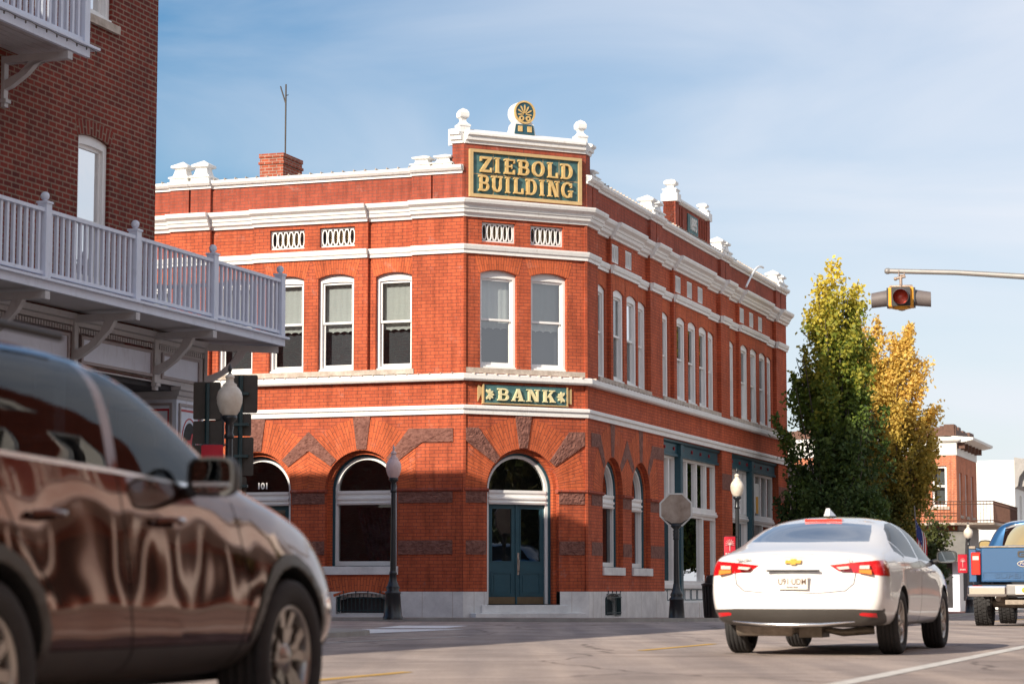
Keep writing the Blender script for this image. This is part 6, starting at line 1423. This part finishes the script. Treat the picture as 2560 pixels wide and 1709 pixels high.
# ------------------------------------------------------------------ buildings further down the street and across it
def simple_building(name, label, off, al0, al1, back_, H_, mat, wins, trim='far_trim', side_win=(), z0=-.5):
    """street front at 'off', near corner at al0; the near side runs back away from the street"""
    c = ST(off, al0); t = thing(name, label, 'building', tuple(c)); fs = Fr(tuple(c.xy), dR, nR); sd_ = Fr(tuple(c.xy), dL, nL); L_ = al1 - al0
    mb = MB(); mb.wall(fs, rect(0, L_, z0, H_), [rect(a, b, p, q) for a, b, p, q in wins], 0, .15)
    mb.wall(sd_, rect(0, back_, z0, H_), [rect(a, b, p, q) for a, b, p, q in side_win], 0, .15)
    e = fs(L_, 0); mb.add([fs(L_, z0), fs(L_, H_), fs(L_, H_) + Vector((*dL, 0)) * back_, fs(L_, z0) + Vector((*dL, 0)) * back_], [(0, 1, 2, 3)])
    mb.add([sd_(back_, z0), sd_(back_, H_), fs(L_, H_) + Vector((*dL, 0)) * back_, fs(L_, z0) + Vector((*dL, 0)) * back_], [(0, 1, 2, 3)])
    mb.build('wall', mat, t)
    r_ = MB(); r_.add([fs(0, H_ - .2), fs(L_, H_ - .2), fs(L_, H_ - .2) + Vector((*dL, 0)) * back_, sd_(back_, H_ - .2)], [(0, 1, 2, 3)]); r_.build('roof', 'roof_tar', t)
    for fr, ws in ((fs, wins), (sd_, side_win)):
        for a, b, p, q in ws:
            w_ = MB(); w_.ring(fr, rect(a, b, p, q), rect(a + .09, b - .09, p + .09, q - .09), -.15, -.08); w_.box(fr, a + .08, b - .08, (p + q) / 2 - .04, (p + q) / 2 + .04, -.15, -.09)
            wn = w_.build('window', 'white_paint', t)
            g_ = MB(); g_.add([fr(a, p, -.12), fr(b, p, -.12), fr(b, q, -.12), fr(a, q, -.12)], [(0, 1, 2, 3)]); g_.build('pane', 'glass_dark', wn)
            g_ = MB(); g_.add([fr(a, p + (q - p) * .05, -.35), fr(b, p + (q - p) * .05, -.35), fr(b, q, -.35), fr(a, q, -.35)], [(0, 1, 2, 3)]); g_.build('blind', 'blind_cloth' if q < 9 and mat == 'brick_far' else 'dark_interior', wn)
            s_ = MB(); s_.box(fr, a - .1, b + .1, p - .14, p - .01, -.1, .06); s_.build('sill', 'sill_stone', wn)
    return t, fs, sd_
# white painted brick building beyond the bank, mostly behind the trees
t, fs, sd_ = simple_building('painted_brick_building', 'low whitewashed brick building half hidden behind the street trees', 1.35, 39.5, 52, 14, 4.7, 'brick_white', [(.9, 2.0, .9, 2.6), (3.0, 4.2, .9, 2.6)])
mb = MB(); mb.trim(fs, 0, 12.5, [(0, 2.9), (.15, 2.95), (.2, 3.1), (0, 3.15)]); mb.build('shop_cornice', 'sill_stone', t)
# brick corner building with iron balcony
al = 66.1
CB, fs, sd_ = simple_building('brick_corner_shop', 'orange brick corner building with an iron balcony beyond the trees, crumbling parapet', 1.66, al, al + 6.5, 14, 6.45, 'brick_far', [(.9, 1.7, 3.9, 5.75), (2.7, 3.5, 3.9, 5.75), (4.6, 5.4, 3.9, 5.75)], side_win=[(.42, 1.06, 4.25, 6.0), (3.2, 3.9, 4.25, 6.0)])
mb = MB()
for fr, e in ((fs, 6.5), (sd_, 14)): mb.box(fr, -.02, e, 6.46, 6.98, -.2, .03)
mb.build('white_frieze', 'far_white', CB)
mb = MB()
for fr, e in ((fs, 6.5), (sd_, 14)): mb.trim(fr, -.0, e, [(-.2, 6.99), (.35, 7.02), (.75, 7.1), (.78, 7.2), (-.2, 7.3)] if fr is fs else [(-.2, 6.99), (.1, 7.02), (.2, 7.1), (.2, 7.2), (-.2, 7.3)], 1 if fr is sd_ else .25, 0)
mb.build('cornice', 'far_white', CB)
mb = MB()
for i in range(6): mb.box(fs, .2 + 1.1 * i, .32 + 1.1 * i, 6.75, 7.0, .03, .35)
for fr, e in ((fs, 6.5), (sd_, 14)):
    s_ = 0
    while s_ < e: hh = random.uniform(.24, .5); mb.box(fr, s_, s_ + .7, 7.3, 7.3 + hh, -.5, -.06); s_ += .7
mb.build('parapet', 'iron_rust', CB)
mb = MB(); mb.box(fs, -.9, 8, 3.42, 3.52, 0, 1.7); mb.box(sd_, -1.7, 2.4, 3.421, 3.519, 0, .9); BL_ = mb.build('balcony', 'sill_stone', CB)
mb = MB()
for k in range(58): mb.tube([fs(-.9 + .15 * k, 3.52, 1.66), fs(-.9 + .15 * k, 4.42, 1.66)], .012, 4, False)
for k in range(28): mb.tube([sd_(-1.66 + .14 * k, 3.52, .88), sd_(-1.66 + .14 * k, 4.42, .88)], .012, 4, False)
for z in (3.6, 4.3, 4.42): mb.tube([sd_(2.3, z, .88), fs(-.9, z, 1.66), fs(7.8, z, 1.66)], .022, 5)
mb.build('iron_railing', 'iron_rust', BL_)
mb = MB(); mb.box(fs, -.02, 6.5, 2.35, 3.4, 0, .05); mb.build('shop_fascia', 'far_trim', CB)
mb = MB(); mb.box(fs, .0, 6.4, -.3, 2.34, .0, .04); mb.build('shop_front', 'far_white', CB)
for a in (1.2, 3.4): mb = MB(); mb.box(fs, a, a + 1.5, .2, 2.2, .04, .06); mb.build('shop_window', 'dark_interior', CB)
mb = MB(); mb.box(sd_, -.05, 4, -.3, 2.3, 0, .05); mb.build('shop_front', 'railing_paint', CB)
for a in (.25, 1.6): mb = MB(); mb.box(sd_, a, a + .8, -.1, 2.0, .05, .07); mb.build('shop_window', 'dark_interior', CB)
# awning with script lettering
aw = thing('awning', 'grey-brown curved awning with white script lettering under the iron balcony', 'awning', tuple(sd_(.9, 1.9, .1)))
mb = MB(); vs = []; n = 8
for i in range(n + 1):
    t_ = i / n * math.pi / 2
    for s_ in (-.45, 2.35): vs.append(sd_(s_, 2.05 + 1.15 * math.sin(t_), .08 + 1.0 * math.cos(t_)))
mb.add(vs, [(2 * i, 2 * i + 1, 2 * i + 3, 2 * i + 2) for i in range(n)], smooth=True)
mb.add([sd_(-.45, 2.05, 1.08), sd_(2.35, 2.05, 1.08), sd_(2.35, 1.86, 1.08), sd_(-.45, 1.86, 1.08)], [(0, 1, 2, 3)])
for s_ in (-.45, 2.35): mb.add([sd_(s_, 2.05, .08)] + [sd_(s_, 2.05 + 1.15 * math.sin(i / n * math.pi / 2), .08 + 1.0 * math.cos(i / n * math.pi / 2)) for i in range(n + 1)], [tuple(range(n + 2))])
mb.build('cloth', 'awning_cloth', aw)
mb = MB(); vs, f_ = text_polys('Vice’s', .78, .004, .012, .35)
mb.add([sd_(.95 - x, 2.50 + y, 1.02 - .55 * max(0, (y + .25)) + z) for x, y, z in vs], f_); mb.build('lettering', 'white_paint', aw)
# white building behind
WH, fs, sd_ = simple_building('white_building', 'plain white rendered building at the right edge behind the blue pickup', 1.67, 87.25, 112, 24, 7.35, 'far_white', [(2, 3, 3.6, 5.6), (5, 6, 3.6, 5.6)])
mb = MB(); mb.trim(fs, -.03, 25, [(0, 5.9), (.15, 6.0), (.25, 6.5), (.55, 6.9), (.6, 7.4), (0, 7.5)])
mb.build('cornice', 'far_trim', WH)
for i in range(12): mb = MB(); mb.box(fs, .4 + 1.9 * i, .75 + 1.9 * i, 6.0, 6.9, .2, .55); mb.build('cornice_bracket', 'far_trim', WH)
mb = MB(); mb.box(sd_, 5.2, 6.6, 4.3, 4.7, 0, .3); mb.build('window_hood', 'sill_stone', WH)
# long street beyond
for k, (a0, a1, h_, mt, lb) in enumerate(((112, 135, 6.8, 'brick_far', 'distant brick row at the far end of the street, nearer one'), (138, 170, 7.6, 'far_trim', 'distant grey block at the far end of the street'))):
    simple_building('distant_building', lb, 1.7, a0 + 4, a1, 20, h_, mt, [(2 + 3 * i, 3 + 3 * i, 3.4, 5.2) for i in range(5)])
# buildings across the street: seen only as reflections
def across(al0, al1, H_, mat, label, balc):
    random.seed(int(al0 * 7))
    off = 19.8; c = ST(off, al0); t = thing('brick_building' if 'brick' in mat else 'painted_building', label, 'building', tuple(c)); f = Fr(tuple(c.xy), dR, (-nR[0], -nR[1])); L_ = al1 - al0
    mb = MB(); ws = [rect(1 + 2.4 * i, 2.1 + 2.4 * i, z, z + 2) for i in range(int((L_ - 1.5) / 2.4)) for z in (5.2, 8.6, 11.4) if z + 2.8 < H_]
    mb.wall(f, rect(0, L_, 0, H_), ws, 0, .2); mb.add([f(0, 0), f(0, H_), f(0, H_, -12), f(0, 0, -12)], [(0, 1, 2, 3)]); mb.add([f(L_, 0), f(L_, H_), f(L_, H_, -12), f(L_, 0, -12)], [(0, 1, 2, 3)])
    mb.build('wall', mat, t)
    mb = MB(); mb.box(f, 0, L_, 4.0, 4.5, 0, .15); mb.box(f, -.1, L_ + .1, H_ - .7, H_, 0, .35); mb.build('cornice', 'white_trim', t)
    for w_ in ws:
        a, b, z0, z1 = w_[0][0], w_[1][0], w_[0][1], w_[2][1]
        m2 = MB(); m2.ring(f, w_, rect(a + .12, b - .12, z0 + .12, z1 - .12), -.2, .04); wn = m2.build('window', 'white_paint', t); m2 = MB(); m2.box(f, a, b, z0, z1, -.3, -.18); m2.build('pane', 'dark_interior', wn)
    m2 = MB(); i = .6
    while i < L_ - 2.4: m2.box(f, i, i + 2.1, .6, 3.3, .0, .04); i += 2.7
    m2.build('shop_glass', 'dark_interior', t)
    if balc:
        m2 = MB(); m2.box(f, 1, L_ - 1, 3.6, 3.75, 0, 1.6); 
        s_ = 1.0
        while s_ < L_ - 1: m2.box(f, s_, s_ + .05, 3.75, 4.65, 1.5, 1.55); s_ += .2
        m2.box(f, 1, L_ - 1, 4.65, 4.72, 1.46, 1.58); m2.build('balcony', 'white_paint', t)
        for s_ in [1.1 + 2.6 * q for q in range(int((L_ - 2) / 2.6))]: m2 = MB(); m2.box(f, s_, s_ + .18, 0, 3.6, 1.35, 1.55); m2.build('column', 'white_paint', t)
across(-46, -24, 15, 'brick_orange', 'brick terrace across the street behind the viewer', True)
across(-23.5, -4, 14.5, 'brick_parapet', 'brick house with a white balcony across the street, right of the view', True)
across(13, 33, 8.5, 'far_white', 'pale rendered building facing the shop windows from across the street', False)
across(33.5, 60, 7, 'brick_far', 'brick row facing the street trees from across the street', True)

# ------------------------------------------------------------------ trees
def tree(name, label, x, y, zb, blobs, mat, nleaf, seed, trunk_h=2.2, size=.15, dz=0):
    """blobs: (dx, dy, z, rx, rz) ellipsoids that make the crown's uneven outline"""
    random.seed(seed)
    o = thing(name, label, 'tree', (x, y, zb), 0, 'street trees', local=True)
    blobs = [(b[0], b[1], b[2] + dz, b[3], b[4]) for b in blobs]
    tk = MB(); top = max(b[2] for b in blobs) * .8
    tk.tube([(0, 0, -.2), (.02, 0, trunk_h * .5), (0, .03, trunk_h), (.05, 0, top * .7), (.02, 0, top)], [.15, .12, .11, .06, .02], 9)
    for b in blobs:
        for k in range(3):
            h0 = random.uniform(trunk_h * .8, max(trunk_h, b[2] * .8)); a = random.uniform(0, 6.28)
            e = Vector((b[0] + b[3] * .5 * math.cos(a), b[1] + b[3] * .5 * math.sin(a), b[2] + random.uniform(-.2, .6) * b[4])); s0 = Vector((0, 0, h0 * .8)); mmm = (s0 + e) / 2 + Vector((0, 0, -.15))
            tk.tube([s0, mmm, e], [.045, .03, .01], 5, False)
    tk.build('trunk', 'bark', o)
    tk2 = MB(); cr_ = MB(); wts = [b[3] ** 2 * b[4] for b in blobs]; nb = nleaf // 230; left = nleaf
    for k in range(nb):
        b = random.choices(blobs, wts)[0]
        while 1:
            p = Vector((random.uniform(-1, 1), random.uniform(-1, 1), random.uniform(-1, 1)))
            if .2 < p.length < 1: break
        p = p.normalized() * (p.length ** .4) * random.choice((.85, 1, 1, 1.12))
        tip = Vector((b[0] + p.x * b[3], b[1] + p.y * b[3], b[2] + p.z * b[4])); lf = random.uniform(.8, 1.9)
        st_ = tip * 1; st_.z -= lf; st_.x = tip.x * .62 + b[0] * .1; st_.y = tip.y * .62; st_.z = max(st_.z, 1.7)
        if k % 4 == 0: tk2.tube([st_, (st_ + tip) / 2, tip], [.02, .013, .004], 4, False)
        dens = random.choice((.5, .8, 1, 1.3)); spread = random.uniform(.10, .21)
        for _ in range(int(230 * dens)):
            t = random.random() ** .8; c = st_.lerp(tip, t); rr_ = spread * (1.25 - .75 * t)
            q = c + Vector((random.gauss(0, 1), random.gauss(0, 1), random.gauss(0, .9))) * rr_
            n1 = Vector((random.uniform(-1, 1), random.uniform(-1, 1), random.uniform(-.3, 1))).normalized(); u = n1.cross(Vector((random.uniform(-1, 1), random.uniform(-1, 1), random.uniform(-1, 1)))).normalized(); v_ = n1.cross(u)
            s_ = size * random.uniform(.45, 1.1)
            cr_.add([q - u * s_ * .5, q + v_ * s_ * .34 - u * s_ * .08, q + u * s_ * .55, q - v_ * s_ * .34 - u * s_ * .08], [(0, 1, 2, 3)])
    tk2.build('twig', 'bark', o, uv=False)
    cr_.build('crown', mat, o, uv=False, fixn=False)
    return o
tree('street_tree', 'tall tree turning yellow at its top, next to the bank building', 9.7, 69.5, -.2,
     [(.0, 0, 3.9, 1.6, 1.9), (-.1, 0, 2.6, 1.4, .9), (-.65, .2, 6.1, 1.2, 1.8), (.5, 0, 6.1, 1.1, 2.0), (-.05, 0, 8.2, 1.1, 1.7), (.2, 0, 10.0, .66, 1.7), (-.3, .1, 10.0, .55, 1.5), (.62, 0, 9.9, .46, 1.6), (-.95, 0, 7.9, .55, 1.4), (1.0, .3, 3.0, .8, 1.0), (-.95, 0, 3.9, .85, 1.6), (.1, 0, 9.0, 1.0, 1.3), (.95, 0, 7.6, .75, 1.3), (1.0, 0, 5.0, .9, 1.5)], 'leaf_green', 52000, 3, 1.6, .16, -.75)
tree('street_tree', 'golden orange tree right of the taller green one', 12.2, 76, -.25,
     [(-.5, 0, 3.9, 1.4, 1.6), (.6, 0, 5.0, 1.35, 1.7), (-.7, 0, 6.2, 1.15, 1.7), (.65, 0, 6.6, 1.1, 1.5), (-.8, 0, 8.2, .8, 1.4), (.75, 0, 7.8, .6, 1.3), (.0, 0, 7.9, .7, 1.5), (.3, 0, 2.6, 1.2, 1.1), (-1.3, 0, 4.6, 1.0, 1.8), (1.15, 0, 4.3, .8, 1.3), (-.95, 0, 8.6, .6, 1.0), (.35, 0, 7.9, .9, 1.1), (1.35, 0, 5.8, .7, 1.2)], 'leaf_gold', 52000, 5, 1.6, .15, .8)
tree('street_tree', 'small dull green tree behind the flag, below the golden one', 16.3, 91, -.3,
     [(0, 0, 2.2, .95, 1.3), (-1.2, 0, 2.4, .9, 1.1), (.2, 0, 3.4, .7, .8), (-2.2, .3, 2.6, .9, 1.2)], 'leaf_dull', 9000, 8, 1.2, .17)
c_ = ST(23.5, 8)
tree('street_tree', 'dense tree across the street, mirrored in the glass of the bank door', c_.x, c_.y, 0, [(0, 0, 3.4, 3.4, 2.4), (1.5, -2, 5.0, 3.0, 2.6), (-1.5, 2, 4.6, 2.8, 2.6), (0, 0, 6.6, 2.4, 2.2), (3, -4, 3.6, 2.8, 2.4), (-2.5, 3, 3.2, 2.4, 2.2)], 'leaf_dull', 40000, 12, 1.4, .34)
# flag
fx, fy = (2284 - 1280) / 5776 * 74, 74.0
fo_ = thing('flag', 'striped flag with a blue starred corner hanging from a slanted pole behind the white sedan', 'flag', (fx, fy, .38), local=True)
b = MB(); b.tube([(.25, .3, -.9), (.0, 0, 2.95)], .02, 6); b.build('pole', 'steel_galv', fo_)
for k in range(9):
    b = MB(); x0, x1 = .02 + .037 * k, .02 + .037 * (k + 1); vs = []
    for j in range(8):
        z = 2.55 - .2 * j - .07 * k; sw_ = .06 * math.sin(j * 1.1 + k * .6)
        top = .0
        vs += [(x0 + .012 * j + .02 * math.sin(j), sw_, z), (x1 + .012 * j + .02 * math.sin(j), .06 * math.sin(j * 1.1 + k * .6 + .6), z - .07)]
    b.add(vs, [(2 * j, 2 * j + 1, 2 * j + 3, 2 * j + 2) for j in range(7)], smooth=True); b.build('stripe', 'flag_red' if k % 2 == 0 else 'flag_white', fo_)
b = MB(); vs = []
for k in range(6):
    for j in range(4): vs.append((.015 + .037 * k + .012 * j + .02 * math.sin(j), .06 * math.sin(j * 1.1 + k * .6) - .012, 2.56 - .2 * j - .07 * k))
b.add(vs, [(k * 4 + j, k * 4 + 4 + j, k * 4 + 5 + j, k * 4 + 1 + j) for k in range(5) for j in range(3)], smooth=True); ca = b.build('canton', 'flag_blue', fo_)
b = MB()
for k in range(4):
    for j in range(3): b.lathe([(0, -.002), (.012, 0)], (.05 + .04 * k + .01 * j, .06 * math.sin(j * 1.1 + k * .6) - .03, 2.42 - .2 * j - .07 * k), 'y', 5)
b.build('star_pattern', 'flag_white', ca)
